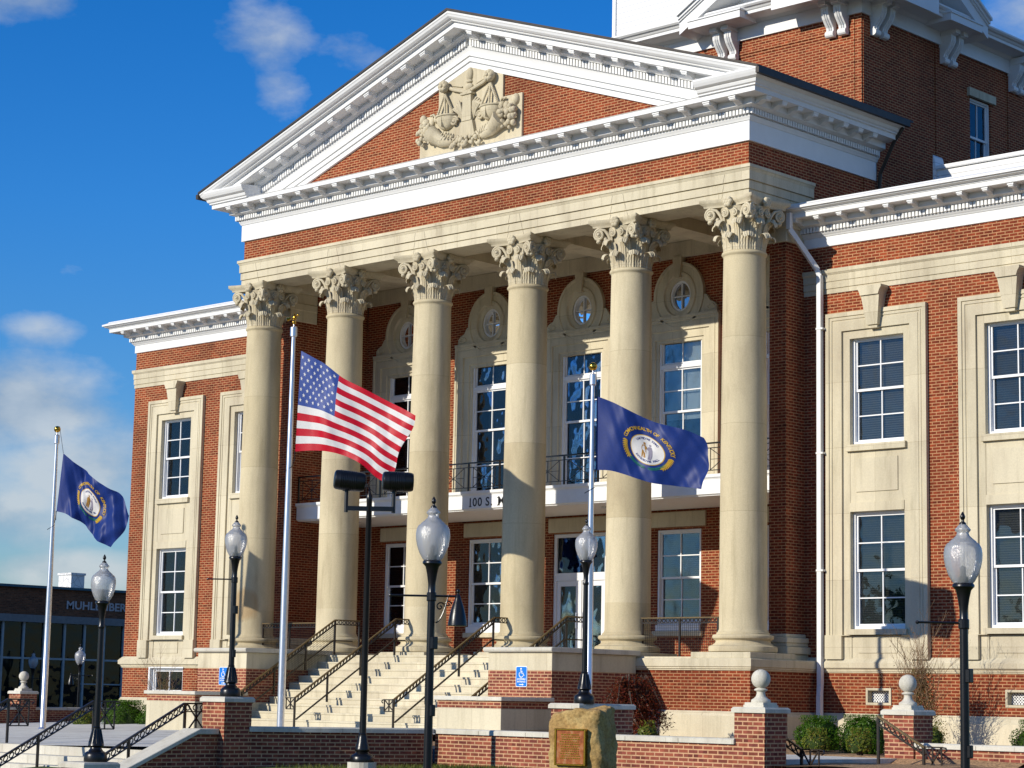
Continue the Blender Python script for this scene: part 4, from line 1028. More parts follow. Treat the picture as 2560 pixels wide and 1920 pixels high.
# ------------------------------------------------------------------ garden walls and piers
YR = -9.9
def ptwall(name, pts, z0, z1, th, label, zc=.09, over=.045, closed=False):
    """brick wall following pts (front face), thickness to the left of the direction of travel"""
    root = thing(name, (pts[0][0], pts[0][1], z0), label, 'garden wall')
    P = [Vector((p[0], p[1], 0)) for p in pts]
    def off(d):
        out = []
        for i, p in enumerate(P):
            t1 = (P[i]-P[i-1]).normalized() if i else (P[1]-P[0]).normalized(); t2 = (P[i+1]-P[i]).normalized() if i < len(P)-1 else t1
            n1 = Vector((-t1.y, t1.x, 0)); n2 = Vector((-t2.y, t2.x, 0)); b = (n1+n2).normalized(); out.append(p + b*(d/max(.3, b.dot(n1))))
        return out
    mb = MB(); F = off(0); B = off(th)
    mb.strip([[(p.x,p.y,z0) for p in F],[(p.x,p.y,z1-zc) for p in F],[(p.x,p.y,z1-zc) for p in B],[(p.x,p.y,z0) for p in B]])
    for k in (0, -1): mb.add([(F[k].x,F[k].y,z0),(F[k].x,F[k].y,z1-zc),(B[k].x,B[k].y,z1-zc),(B[k].x,B[k].y,z0)], [(0,1,2,3)])
    mb.build('wall', M['brick_pier'], root)
    c = MB(); F2 = off(-over); F3 = off(-over+.02); B2 = off(th+over)
    rr = [[(p.x,p.y,z1-zc+.001) for p in F2],[(p.x,p.y,z1-.02) for p in F2],[(p.x,p.y,z1) for p in F3],[(p.x,p.y,z1) for p in B2],[(p.x,p.y,z1-zc+.001) for p in B2],[(p.x,p.y,z1-zc+.001) for p in F2]]
    c.strip(rr)
    for k in (0, -1): c.add([r[k] for r in rr[:5]], [(0,1,2,3,4)])
    c.build('coping', M['coping'], root)
    j = MB()
    for a, b in zip(F2, F2[1:]):
        n = int((b-a).length/1.25); d = (b-a).normalized(); nn = Vector((d.y, -d.x, 0))
        for q in range(1, n+1):
            p = a+(b-a)*(q/(n+1)); j.bar(p+nn*.0005+Vector((0,0,z1-zc+.004)), p+nn*.0005+Vector((0,0,z1-.021)), .006, .004)
    j.build('coping_joint', M['soil'], root)
    return root
ptwall('garden_wall', [(17.06,YR),(23.9,YR)], .2, 1.115, .3, 'long straight low brick garden wall with pale coping, behind the boulder')
arc = [(15.98,-13.38),(16.25,-12.7),(16.5,-12.0),(16.75,-11.2),(16.95,-10.5),(17.07,-9.97)]
ptwall('garden_wall', arc, .1, 1.115, .3, 'low brick garden wall swinging forward in shade behind the floodlight pole')
ptwall('garden_wall', [(24.66,-5.85),(29.5,-5.85)], .1, 1.06, .3, 'short low brick wall at the right edge, beside the pier with the stone ball, in front of a clipped bush')
ptwall('garden_wall', [(-12,-12.0),(-12,.7)], 0, 1.13, .3, 'shaded brick wall left of the far pier with the stone ball')
ptwall('garden_wall', [(-12,1.35),(-12,12.0)], 0, 1.13, .3, 'shaded brick wall with coping running behind the left lamp posts to the courthouse corner')
def pier(at, label, ball=True, w=.58, d=.58, z0=.0, z1=1.53, group='square brick piers with stone caps', blist=True):
    x, y = at; root = thing('brick_pier', (x+w/2, y+d/2, z0), label, 'brick pier', group)
    b = MB(); b.box(x, y, z0, x+w, y+d, 1.12 if z1 > 1.2 else z1-.2); b.box(x-.012, y-.012, 1.12 if z1 > 1.2 else z1-.2, x+w+.012, y+d+.012, z1); b.build('shaft', M['brick_pier'], root)
    c = MB(); o = .05; c.box(x-o, y-o, z1, x+w+o, y+d+o, z1+.06)
    c.add([(x-o,y-o,z1+.06),(x+w+o,y-o,z1+.06),(x+w+o,y+d+o,z1+.06),(x-o,y+d+o,z1+.06),(x-o+.03,y-o+.03,z1+.09),(x+w+o-.03,y-o+.03,z1+.09),(x+w+o-.03,y+d+o-.03,z1+.09),(x-o+.03,y+d+o-.03,z1+.09)], [(0,1,5,4),(1,2,6,5),(2,3,7,6),(3,0,4,7),(4,5,6,7)])
    c.build('cap', M['coping'], root)
    if ball:
        f = MB(); cx, cy, z = x+w/2, y+d/2, z1+.09
        f.box(cx-.20, cy-.20, z, cx+.20, cy+.20, z+.035); f.box(cx-.185, cy-.185, z+.035, cx+.185, cy+.185, z+.075)
        pf = [(.155,0),(.16,.02),(.15,.045),(.115,.065),(.08,.10),(.066,.15),(.072,.175),(.105,.19),(.11,.205),(.09,.22),(.06,.232)]
        pf += [(.155*sin(t), .375-.155*cos(t)) for t in [.40+j*(PI-.40)/14 for j in range(15)]]
        f.lathe([(r, q) for r, q in pf], 28, (cx, cy, z+.075)); f.build('ball_finial', M['coping'], root, smooth=True, autos=40)
    return root
pier((23.9, YR), 'sunlit brick pier with stone ball finial, ending the wall just right of the boulder')
pier((24.07, -5.9), 'brick pier with stone ball finial behind the side stair handrail, nearest the right lamp post')
pier((-12.45, .72), 'distant brick pier with stone ball finial, beside the left flagpole', z0=-.1, z1=1.53)
pier((-12.45, -.75), 'brick pier cut off by the left edge of the photo, with a plain stone cap', False, z0=-.1, z1=1.50)
pier((15.42, -13.95), 'brick pier carrying a lamp post, left of the main steps, half in shade', False)
pier((17.05, -17.98), 'low brick pier carrying a lamp post at the foot of the left stairs', False, z0=-.1, z1=.50)
pier((19.95, -9.95+.02), 'wide brick pier carrying a lamp post behind the boulder', False, .62, 1.40)
# sloping cheek wall of the plaza stairs
ck = thing('stair_cheek_wall', (15.7, -15.5, 0), 'brick stair wall with sloping pale coping, descending left from the lamp post pier', 'stair wall')
b = MB(); b.prism([(-13.955,-.1),(-13.955,.97),(-14.39,.97),(-16.4,.12),(-17.2,-.1)], 'x', 15.46, 15.83); b.build('wall', M['brick_pier'], ck)
c = MB(); c.prism([(-13.953,.975),(-13.953,1.07),(-14.37,1.07),(-17.3,-.19),(-17.3,-.28),(-14.41,.975)], 'x', 15.41, 15.88); c.build('coping', M['coping'], ck, bevel=.01)
access_sign('accessible_entrance_sign', (17.21, -17.994, .255), 'blue accessible entrance sign on the low pier, cut by the bottom edge of the photo')

# ------------------------------------------------------------------ handrails
def handrail(name, path, label, posts, drop=.115, group=None, low=None, mesh=False, top=None, box_end=None, ring=.115):
    """path: top rail points; posts: list of (point, foot z)"""
    p0 = path[0]; root = thing(name, (p0[0], p0[1], posts[0][1] if posts else p0[2]-.8), label, 'handrail', group)
    t = MB()
    for a, b in zip(path, path[1:]): t.bar(a, b, .05, .028)
    t.build('top_rail', top or M['bronze'], root)
    f = MB()
    P = [Vector(p) for p in path]; Dn = Vector((0,0,-drop))
    for a, b in zip(P, P[1:]):
        f.bar(a+Dn, b+Dn, .035, .02)
        l = (b-a).length; n = max(1, int(l/ring)); horiz = Vector(((b-a).x, (b-a).y, 0)).normalized()
        for i in range(n):
            c = a+(b-a)*((i+.5)/n)+Dn*.5
            pts = [c+horiz*(.045*cos(2*PI*j/12))+Vector((0,0,.045*sin(2*PI*j/12)+ (b-a).normalized().z/max(.2,Vector(((b-a).x,(b-a).y,0)).length/(b-a).length)*.045*cos(2*PI*j/12))) for j in range(13)]
            f.tube(pts, .0115, 5, caps=False)
    f.build('ring_panel', M['bronze'], root)
    for (pp, fz) in posts:
        q = MB(); q.box(pp[0]-.02, pp[1]-.02, fz, pp[0]+.02, pp[1]+.02, pp[2]); q.build('post', M['bronze'], root)
    if low:
        q = MB()
        for a, b in zip(low, low[1:]): q.bar(a, b, .035, .03)
        q.build('lower_rail', M['bronze'], root)
    if mesh:
        q = MB(); a, b, zlo = mesh; a = Vector(a); b = Vector(b); l = (b-a).length; n = int(l/.055)
        for i in range(n+1):
            p = a+(b-a)*(i/n); q.bar((p.x,p.y,p.z-drop), (p.x,p.y,p.z-zlo), .005)
        m_ = int((zlo-drop)/.055)
        for j in range(1, m_): q.bar(a-Vector((0,0,drop+.055*j)), b-Vector((0,0,drop+.055*j)), .005)
        q.build('wire_mesh', M['iron'], root)
    if box_end:
        (px_, py_, pz__), d, h = box_end; d = Vector(d); o = Vector((px_, py_, pz__)); e = o+d
        q = MB()
        for a, b in ((o, e), (e, e-Vector((0,0,h))), (e-Vector((0,0,h)), o-Vector((0,0,h))), (o, e-Vector((0,0,h))), (e, o-Vector((0,0,h))), ((o+e)/2, (o+e)/2-Vector((0,0,h)))):
            q.bar(a, b, .022)
        q.tube([e, e+d*.25+Vector((0,0,-.01)), e+d*.3-Vector((0,0,.05)), e+d*.15-Vector((0,0,.08))], .014, 6)
        q.build('newel_panel', M['bronze'], root)
    return root
G = 'bronze handrails on the main steps'
def stair_rail(x, label):
    y0, y1 = -4.15, -.95; z0, z1 = 1.60, 3.56
    sl = lambda y: z0+(z1-z0)*(y-y0)/(y1-y0)
    posts = [((x, y, sl(y)-.02), sl(y)-.70) for y in (y0, -3.15, -2.1)] + [((x, -.98, z1), 2.66), ((x, -.35, z1), 2.66)]
    posts[0] = ((x, y0, z0), .93)
    handrail('handrail', [(x, y0, z0), (x, y1, z1), (x, -.2, z1)], label, posts, group=G, low=[(x, y0+.05, z0-.50), (x, -1.0, z1-.52), (x, -.35, z1-.52)], top=M['brassrail'], box_end=((x, y0, z0), (-.19, -.10, 0), .26))
stair_rail(6.55, 'bronze handrail on the main steps, crossing behind the floodlight pole, ending at the third column')
stair_rail(9.90, 'bronze handrail on the main steps crossing behind the lamp post with the bell')
def side_rail(x, label):
    y0, y1 = -4.15, -.95; z0, z1 = 1.60, 3.56; sl = lambda y: z0+(z1-z0)*(y-y0)/(y1-y0)
    handrail('handrail', [(x, y0, z0), (x, y1, z1), (x, -.1, z1)], label, [((x, y, sl(y)-.02), sl(y)-.70) for y in (-3.9,-2.9,-1.9)] + [((x, -.95, z1), 2.66), ((x, -.12, z1), 2.66)], group=G, mesh=((x, -2.6, sl(-2.6)), (x, -.95, z1), .75), top=M['brassrail'], low=[(x, y0, z0-.50), (x, -1.0, z1-.52), (x, -.35, z1-.52)])
side_rail(4.32, 'bronze handrail with wire mesh on the shaded side of the main steps')
side_rail(12.18, 'bronze handrail rising behind the cheek wall with the blue sign toward the entrance door')
for x0, x1, lab in ((13.75, 15.95, 'level bronze guard rail with wire mesh between the two columns nearest the downspout'), (.55, 2.75, 'shaded level guard rail with wire mesh behind the tallest flagpole')):
    handrail('guard_rail', [(x0, -.15, 3.53), (x1, -.15, 3.53)], lab, [((x, -.15, 3.53), 2.66) for x in (x0+.02, (x0+x1)/2, x1-.02)], mesh=((x0, -.15, 3.53), (x1, -.15, 3.53), .78), top=M['brassrail'])
G2 = 'dark handrails on the plaza stairs'
def plaza_rail(x, label):
    y1, y0 = -14.2, -16.2; z1, z0 = 1.49, .44
    sl = lambda y: z0+(z1-z0)*(y-y0)/(y1-y0)
    handrail('handrail', [(x, -17.0, sl(-17.0)), (x, y1, z1), (x, y1+.48, z1)], label, [((x, -15.35, sl(-15.35)), .25), ((x, y1+.02, z1), .66), ((x, -16.6, sl(-16.6)), -.05)], group=G2, box_end=((x, y1+.06, z1), (0,.42,0), .50), drop=.14, ring=.13)
plaza_rail(15.20, 'dark handrail along the sloping brick stair wall, ending beside the lamp post pier')
plaza_rail(12.55, 'dark handrail on the plaza stairs crossing in front of the foot of a flagpole')
plaza_rail(9.82, 'dark handrail at the left edge of the photo, on the plaza stairs')
def east_rail(y, label, x0=24.6, x1=25.5, z0=1.51, z1=1.02):
    handrail('handrail', [(x0, y, z0), (x1, y, z1), (x1+.02, y, z1)], label, [((x0+.01, y, z0), .70), ((x1, y, z1), .1)], group='handrails on the side stairs', drop=.13, top=M['brassrail'], box_end=((x1, y, z1), (.34, 0, 0), .5))
east_rail(-6.9, 'bronze handrail sloping down in front of the right brick pier with the stone ball')
east_rail(-9.0, 'bronze handrail sloping down from the sunlit pier beside the boulder', 24.0, 24.55, 1.27, .96)

# ------------------------------------------------------------------ lamp posts
GP = [(.095,0),(.115,.02),(.153,.09),(.180,.17),(.193,.24),(.195,.30),(.186,.36),(.165,.40),(.140,.415),(.135,.425),(.128,.432),(.10,.455),(.068,.485),(.060,.505),(.062,.52),(.078,.535),(.080,.55),(.066,.565),(.05,.585),(.034,.60),(.032,.605)]
def lamp(at, H, label, arm=None, bell=False, ref=None, group='black lamp posts with acorn globes'):
    """H: height of globe bottom above the base"""
    root = thing('lamp_post', at, label, 'lamp post', group)
    b = MB(); bp = [(.175,0),(.18,.02),(.178,.10),(.165,.135),(.15,.15),(.12,.165),(.092,.20),(.088,.22),(.105,.235),(.125,.25),(.118,.275),(.10,.32),(.085,.38),(.072,.44),(.06,.50),(.056,.52),(.06,.53),(.05,.545)]
    b.lathe(bp, 24)
    for q in range(12):
        a = q*PI/6; b.bar((.11*cos(a), .11*sin(a), .28), (.062*cos(a), .062*sin(a), .50), .016)
    b.build('base', M['iron'], root, at=at, smooth=True, autos=40)
    p = MB(); top = H-.42
    p.lathe([(.050,.53),(.043,top)], 16); p.build('pole', M['iron'], root, at=at, smooth=True, autos=40)
    if arm is not None:
        z = top+.02-.0
        c = MB(); c.lathe([(.052,-.06),(.056,-.05),(.056,.03),(.05,.04)], 14, (0,0,z)); d = Vector((cos(arm), sin(arm), 0)); c.tube([d*.04+Vector((0,0,z)), d*.47+Vector((0,0,z))], .012, 8); c.ball(d*.47+Vector((0,0,z)), .02, 8, 6)
        c.build('banner_arm', M['iron'], root, at=at)
        cl = MB(); cl.box(.03, -.04, z-.60, .085, .04, z-.46); cl.build('clamp_box', M['iron'], root, at=at, bevel=.008); cl = MB(); cl.box(.035,-.03, z-1.35, .08, .03, z-1.22); cl.build('clamp_box', M['iron'], root, at=at, bevel=.008)
    h = MB(); h.lathe([(.042,top-.01),(.05,top),(.052,top+.03),(.042,top+.05),(.044,top+.16),(.06,top+.27),(.078,top+.35),(.10,top+.375),(.112,top+.385),(.112,top+.405),(.10,top+.42),(.06,top+.422)], 20); h.build('globe_holder', M['iron'], root, at=at, smooth=True, autos=40)
    g = MB(); g.lathe([(r, z+H) for r, z in GP], 32, capb=False, capt=False); g.build('globe', M['globe'], root, at=at, smooth=True, autos=70)
    la = MB(); la.lathe([(.05,H+.0),(.05,H+.06),(.03,H+.08),(.03,H+.16),(.012,H+.18)], 12); la.build('lamp_socket', M['iron'], root, at=at, smooth=True, autos=40)
    f = MB(); f.lathe([(.036,H+.595),(.034,H+.615),(.014,H+.63),(.012,H+.645),(.024,H+.66),(.027,H+.68),(.02,H+.70),(.012,H+.715),(.004,H+.73)], 12); f.build('finial', M['iron'], root, at=at, smooth=True, autos=40)
    if bell:
        z = top+.02; d = Vector((-cos(arm), -sin(arm), 0)); k = MB(); O = Vector((0,0,z))
        k.tube([O+d*.04, O+d*.30], .013, 8)
        sp = [O+d*(.05+.12*t)+Vector((0,0,-.30+.22*t*t)) for t in [j/8*1.2 for j in range(9)]]
        k.tube(sp, .009, 6)
        for cx, cz, r in ((.10,-.12,.055),(.19,-.09,.04)):
            k.tube([O+d*(cx+r*(1-t/9)*cos(t))+Vector((0,0,cz+r*(1-t/9)*sin(t))) for t in [j*.55 for j in range(16)]], .008, 6)
        k.build('scroll_bracket', M['iron'], root, at=at)
        e = MB(); c = O+d*.30; e.lathe([(.004,.085),(.018,.07),(.02,.05),(.01,.035),(.014,.02),(.03,.0),(.036,-.03),(.055,-.08),(.078,-.15),(.097,-.23),(.108,-.30),(.110,-.33),(.095,-.335)], 20, c); e.build('bell_shade', M['iron'], root, at=at, smooth=True, autos=40)
    return root
Wv = math.atan2(-.686, -.727)
lamp((17.40, -17.62, .59), 2.48, 'lamp post on the low brick pier at the foot of the left stairs')
lamp((15.83, -13.70, 1.62), 2.43, 'lamp post with thin banner arm on the brick pier before the outermost far column', Wv)
lamp((27.85, -20.68, .0), 3.22, 'tall lamp post with a scroll arm and hanging bell shade, next to the floodlight', Wv, True)
lamp((20.50, -9.72, 1.62), 2.46, 'lamp post on the wide pier behind the boulder, in front of the flagpole')
lamp((33.63, -18.8, -.25), 3.18, 'lamp post nearest the right edge, in front of the wing windows', Wv)
lamp((-19.7, 8.45, .10), 2.50, 'small distant lamp post with a sunlit globe, in front of the low dark building', math.atan2(.686,.727), True)
lamp((-29.2, 12.95, .05), 2.46, 'small dim lamp post shape with a bell shade, standing in for a reflection in the dark shop windows', math.atan2(.686,.727), True)  # solid post modelled in place of a mirror image in the shop glass

# ------------------------------------------------------------------ floodlight pole
FL = (17.87, -12.44, .56)
fl = thing('floodlight_pole', (17.87, -12.44, .2), 'black pole with twin drum floodlights on a crossbar, standing on the grass', 'floodlight')
b = MB(); b.lathe([(.25,-.4),(.25,.0)], 20, FL); b.build('concrete_footing', M['coping'], fl)
b = MB(); b.lathe([(.20,0),(.205,.02),(.20,.09),(.18,.12),(.12,.15),(.10,.17),(.125,.19),(.13,.21),(.115,.25),(.095,.33),(.08,.42),(.07,.46),(.072,.47),(.058,.49)], 24, FL); b.build('base', M['iron'], fl, smooth=True, autos=40)
b = MB(); b.lathe([(.058,.48),(.048,4.45),(.052,4.46),(.052,4.56),(.03,4.60),(.012,4.68),(.004,4.72)], 16, FL); b.build('pole', M['iron'], fl, smooth=True, autos=40)
hd = Vector((.727,.686,0)); Zv = Vector((0,0,1)); fo = Vector(FL)
b = MB(); zc = fo+Zv*4.02
zc = fo+Zv*4.33
b.bar(zc-hd*.40, zc+hd*.42, .08, .08)
for s in (-.40, .42): b.tube([zc+hd*s-Zv*.07, zc+hd*s+Zv*.30], .034, 10)
b.build('crossbar', M['iron'], fl)
# heads: ribbed drums aimed slightly away and up at the facade
for s, tilt in ((-.36, -.10), (.48, .02)):
    c = zc+hd*s+Zv*.48; ax = (hd + Vector((-.1,.12,0)) + Zv*(-.02+tilt*.6)).normalized(); u = ax.cross(Zv).normalized(); v = u.cross(ax)
    prof = [(-.27,.06),(-.265,.12),(-.25,.155),(-.22,.17)]
    for j in range(9): z = -.17+.032*j; prof += [(z,.172),(z+.010,.178),(z+.020,.178),(z+.026,.172)]
    prof += [(.15,.172),(.20,.17),(.235,.165),(.27,.15)]
    h = MB(); rows = [[c+ax*a+(u*cos(2*PI*j/24)+v*sin(2*PI*j/24))*r for j in range(24)] for a, r in prof]; h.strip(rows, True)
    h.add(rows[0], [tuple(range(24))])
    hh = h.build('lamp_head', M['iron'], fl, smooth=True, autos=35)
    g = MB(); g.add([c+ax*.262+(u*cos(2*PI*j/24)+v*sin(2*PI*j/24))*.148 for j in range(24)], [tuple(range(24))]); g.build('lens', plain('grey_lens_%d' % (s > 0), (.45,.46,.47), .2), hh)
    k = MB(); q = zc+hd*(-.40 if s < 0 else .42)+Zv*.30; k.tube([q, q+Zv*.05], .055, 12); k.bar(q+Zv*.03-hd*.07, q+Zv*.03+hd*.07, .05, .05); k.build('knuckle', M['iron'], hh)

# ------------------------------------------------------------------ boulder with plaque
rb = MB(); RB = Vector((25.28, -15.15, .1))
hx = Vector((.955,.296,0)); hy = Vector((-.296,.955,0))
rr2 = random.Random(3)
def rockpt(a, t):
    """a angle, t 0..1 height"""
    w, d = .405, .36
    ca, sa = cos(a), sin(a); e = 7.0
    q = (abs(ca)**e+abs(sa)**e)**(-1/e)
    x, y = w*q*ca*(1.03-.06*t), d*q*sa*(1.0-.10*t)
    n = .03*sin(5*a+9*t)+.02*sin(11*a-7*t)+.018*sin(17*t+3*a)
    zt = 1.40+.07*ca*(1 if ca > 0 else 1.4)+.03*sin(3*a)
    return RB+hx*(x*(1+n))+hy*(y*(1+n))+Vector((0,0,zt*t+.015*sin(7*a)*t))
rows = [[rockpt(2*PI*j/48, t) for j in range(48)] for t in [i/22 for i in range(23)]]
top = []
for s in (.93, .8, .6, .35, .12):
    top.append([RB+Vector((0,0,1.43+.03*(1-s)+.05*cos(2*PI*j/48)*s+.015*sin(5*j)+.02*sin(3*2*PI*j/48)*s))+(rockpt(2*PI*j/48,1)-RB-Vector((0,0,rockpt(2*PI*j/48,1).z-RB.z)))*s for j in range(48)])
rb.strip(rows+top, True); rb.f.append([len(rb.v)-48+j for j in range(48)]); rb.m.append(0)
BO = rb.build('boulder', M['rock'], None, at=None, smooth=True)
W[BO.name] = Vector((0,0,0))
tag(BO, 'tan sandstone boulder with a bronze plaque, standing on the lawn before the garden wall', 'boulder')
md = BO.modifiers.new('sub', 'SUBSURF'); md.levels = 1; md.render_levels = 2
tx_ = bpy.data.textures.new('rockn', 'CLOUDS'); tx_.noise_scale = .16
md = BO.modifiers.new('disp', 'DISPLACE'); md.texture = tx_; md.strength = .07; md.mid_level = .5
n_ = Vector((.296,-.955,0)); pc = RB+hx*(-.01)+n_*.375+Vector((0,0,.94))
def pq(u, v, d): return pc+hx*u+Vector((0,0,v))+n_*d
pl = MB()
def slab(mb, u0, u1, v0, v1, d0, d1):
    P = [pq(u, v, d) for d in (d0, d1) for u, v in ((u0,v0),(u1,v0),(u1,v1),(u0,v1))]; mb.add(P, [(0,1,2,3),(7,6,5,4),(0,4,5,1),(1,5,6,2),(2,6,7,3),(3,7,4,0)])
slab(pl, -.215, .215, -.235, .235, -.06, .028)
po = pl.build('plaque', M['plaque'], BO)
fr = MB()
for a in ((-.235,-.205,-.25,.25),(.205,.235,-.25,.25),(-.205,.205,.225,.25),(-.205,.205,-.25,-.225)): slab(fr, *a, -.06, .042)
fr.build('plaque_frame', M['gold'], po, bevel=.006)
pt_ = MB(); r3 = random.Random(5)
for row in range(11):                                           # worn raised lines of lettering, unreadable in the photograph
    v = .17-.032*row; u = -.16+r3.uniform(0,.04); e = .16-r3.uniform(0,.04)
    while u < e:
        w = r3.uniform(.012,.03); slab(pt_, u, min(u+w, e), v-.008, v+.008, .028, .033); u += w+r3.uniform(.006,.014)
pt_.build('worn_lettering', M['gold'], po)

# ------------------------------------------------------------------ flagpoles and flags
def flagpole(base, H, label, r0, finial):
    x, y, z = base; root = thing('flagpole', base, label, 'flagpole', 'aluminium flagpoles')
    p = MB(); p.lathe([(r0*1.5,0),(r0*1.6,.04),(r0*1.1,.08),(r0,.09),(r0,H*.35),(r0*.55,H-.45)], 20, base); p.build('pole', M['alu'], root, smooth=True, autos=40)
    t = MB(); t.lathe([(r0*.7,H-.46),(r0*.95,H-.44),(r0*.95,H-.24),(r0*.7,H-.22),(.02,H-.215),(.014,H-.12)], 16, base); t.build('truck', M['alu'], root, smooth=True, autos=40)
    if finial == 'ball':
        b = MB(); b.ball((x, y, z+H-.075), .085, 20, 14); b.build('ball_finial', M['gold'], root, smooth=True)
    else:
        b = MB(); c = Vector((x, y, z+H-.10)); b.ball(c-Zv*.02, .05, 12, 8)
        b.ball(c+Zv*.09, .05, 10, 8, (1.6,1.0,1.1)); b.ball(c+Zv*.15+Vector((.07,.05,0)), .028, 8, 6)
        b.tube([c+Zv*.15+Vector((.09,.06,0)), c+Zv*.14+Vector((.12,.085,0))], [.014,.003], 6)
        for s in (-1, 1):
            w = Vector((-.727,.686,0))*s
            b.add([c+Zv*.11, c+Zv*.10+Vector((.05,.05,0)), c+Zv*.17+w*.14, c+Zv*.13+w*.20, c+Zv*.06+w*.10, c+Zv*.12+Vector((0,0,.01)), c+Zv*.115+Vector((.05,.05,0)), c+Zv*.185+w*.14, c+Zv*.14+w*.20, c+Zv*.07+w*.10], [(0,1,2,3,4),(9,8,7,6,5),(0,5,6,1),(1,6,7,2),(2,7,8,3),(3,8,9,4),(4,9,5,0)])
        b.tube([c+Zv*.08-Vector((.06,.05,0)), c+Zv*.05-Vector((.13,.10,0))], [.03,.05], 8)
        b.build('eagle_finial', M['gold'], root, smooth=True, autos=40)
    return root
PLB, PUB, PRB = (-1.31, -5.7, .655), (7.87, -5.7, .84), (17.06, -5.7, .95)
flagpole(PLB, 7.75, 'aluminium flagpole with gold ball farthest from the main steps, against the sky', .075, 'ball')
flagpole(PUB, 9.44, 'tallest aluminium flagpole, topped by a gold eagle, in front of the second column', .085, 'eagle')
flagpole(PRB, 7.42, 'aluminium flagpole with gold ball in front of the fifth column', .07, 'ball')
HD = Vector((.9,.436,0)); ND = Vector((.436,-.9,0))
def interp(pts, s):
    n = len(pts)-1; q = min(max(s, 0), 1)*n; i = min(int(q), n-1); t = q-i
    g = lambda k: Vector(pts[min(max(k, 0), n)])
    a, b, c, d = g(i-1), g(i), g(i+1), g(i+2)
    return b + (c-a)*.5*t + (a*1-b*2.5+c*2-d*.5)*t*t + ((d-a)*.5+(b-c)*1.5)*t*t*t
class Flag:
    def __init__(s, org_, scale, top, bot, amp, ph, fly=None):
        s.o = Vector(org_); s.k = scale; s.top = top; s.bot = bot; s.amp = amp; s.ph = ph; s.fly = fly or (lambda t: 0)
    def pt(s, u, v, off=0):
        a = interp(s.top, u); b = interp(s.bot, u); p = a+(b-a)*v
        p = p + Vector((s.fly(v)*max(0,u)**5, 0))
        e = min(1, max(0, u)*3)
        w = s.amp*e*(sin(6.5*u-2.3*v+s.ph)+.55*sin(13*u+3.5*v+s.ph*2)+.30*sin(24*u-9*v+s.ph)+.07*sin(47*u+13*v)*(.4+u)+.04*sin(75*u-21*v+2))
        return s.o + HD*(p[0]*s.k*1.045) - Vector((0,0,p[1]*s.k)) + ND*(w+off)
    def grid(s, u0, u1, v0, v1, nu, nv, off=0, mb=None, mi=0):
        mb = mb or MB(); mb.strip([[s.pt(u0+(u1-u0)*i/nu, v0+(v1-v0)*j/nv, off) for j in range(nv+1)] for i in range(nu+1)], mi=mi); return mb
def ropes(base, top_pt, bot_pt, r, parent):
    k = MB(); x, y, z = base
    k.tube([(x+.05,y+.03,bot_pt.z+2.2), top_pt], .006, 5); k.tube([bot_pt, bot_pt-Vector((0,0,.25))-HD*.03, bot_pt-Vector((0,0,.42))-HD*.10], .007, 5)
    for j in range(8): k.ball(bot_pt-Vector((0,0,.03*j))-HD*.01, .013, 6, 4)
    k.tube([(x-.10,y-.09,bot_pt.z-.47),(x+.10,y-.02,bot_pt.z-.36)], .008, 5)
    k.build('halyard', M['iron'], parent)
# stars and stripes
US = Flag((8.061, -5.62, 9.491), .002105, [(0,0),(145,80),(290,165),(475,310),(705,430),(955,565),(1155,665),(1300,745)], [(-30,1105),(110,1098),(260,1103),(420,1130),(570,1180),(720,1260),(850,1385),(975,1465)], .055, .6, lambda t: 22*sin(9*t)+45*t*(1-t))
uf = MB()
for i in range(13):
    v0, v1 = i/13, (i+1)/13
    US.grid(.40 if i < 7 else 0, 1, v0, v1, 40 if i < 7 else 64, 4, 0, uf, i % 2)
FU = uf.build('national_flag', [M['f_red'], M['f_white']], None, at=None, smooth=True)
tag(FU, 'red and white striped flag with a starred blue corner flying from the tallest pole', 'flag')
cn = US.grid(0, .40, 0, 7/13, 30, 24); cn.build('canton', M['f_blue'], FU, smooth=True)
sm = MB()
for r in range(9):
    for c in range(6 if r % 2 == 0 else 5):
        u0 = .40*((c+.5)/6 if r % 2 == 0 else (c+1)/6); v0 = (7/13)*(r+1)/10
        pts = []
        for q in range(10):
            a = PI/2+q*PI/5; rr = .024 if q % 2 == 0 else .0098
            pts.append(US.pt(u0+rr*.66*cos(a), v0-rr*sin(a), .006))
        ctr = US.pt(u0, v0, .006); sm.add([ctr]+pts, [(0,1+q,1+(q+1) % 10) for q in range(10)])
sm.build('stars', M['f_white'], FU)
hb_ = US.grid(-.012, 0, 0, 1, 1, 20); hb_.build('hoist_band', M['f_white'], FU)
ropes(PUB, US.pt(0,0), US.pt(0,1), .08, FU)
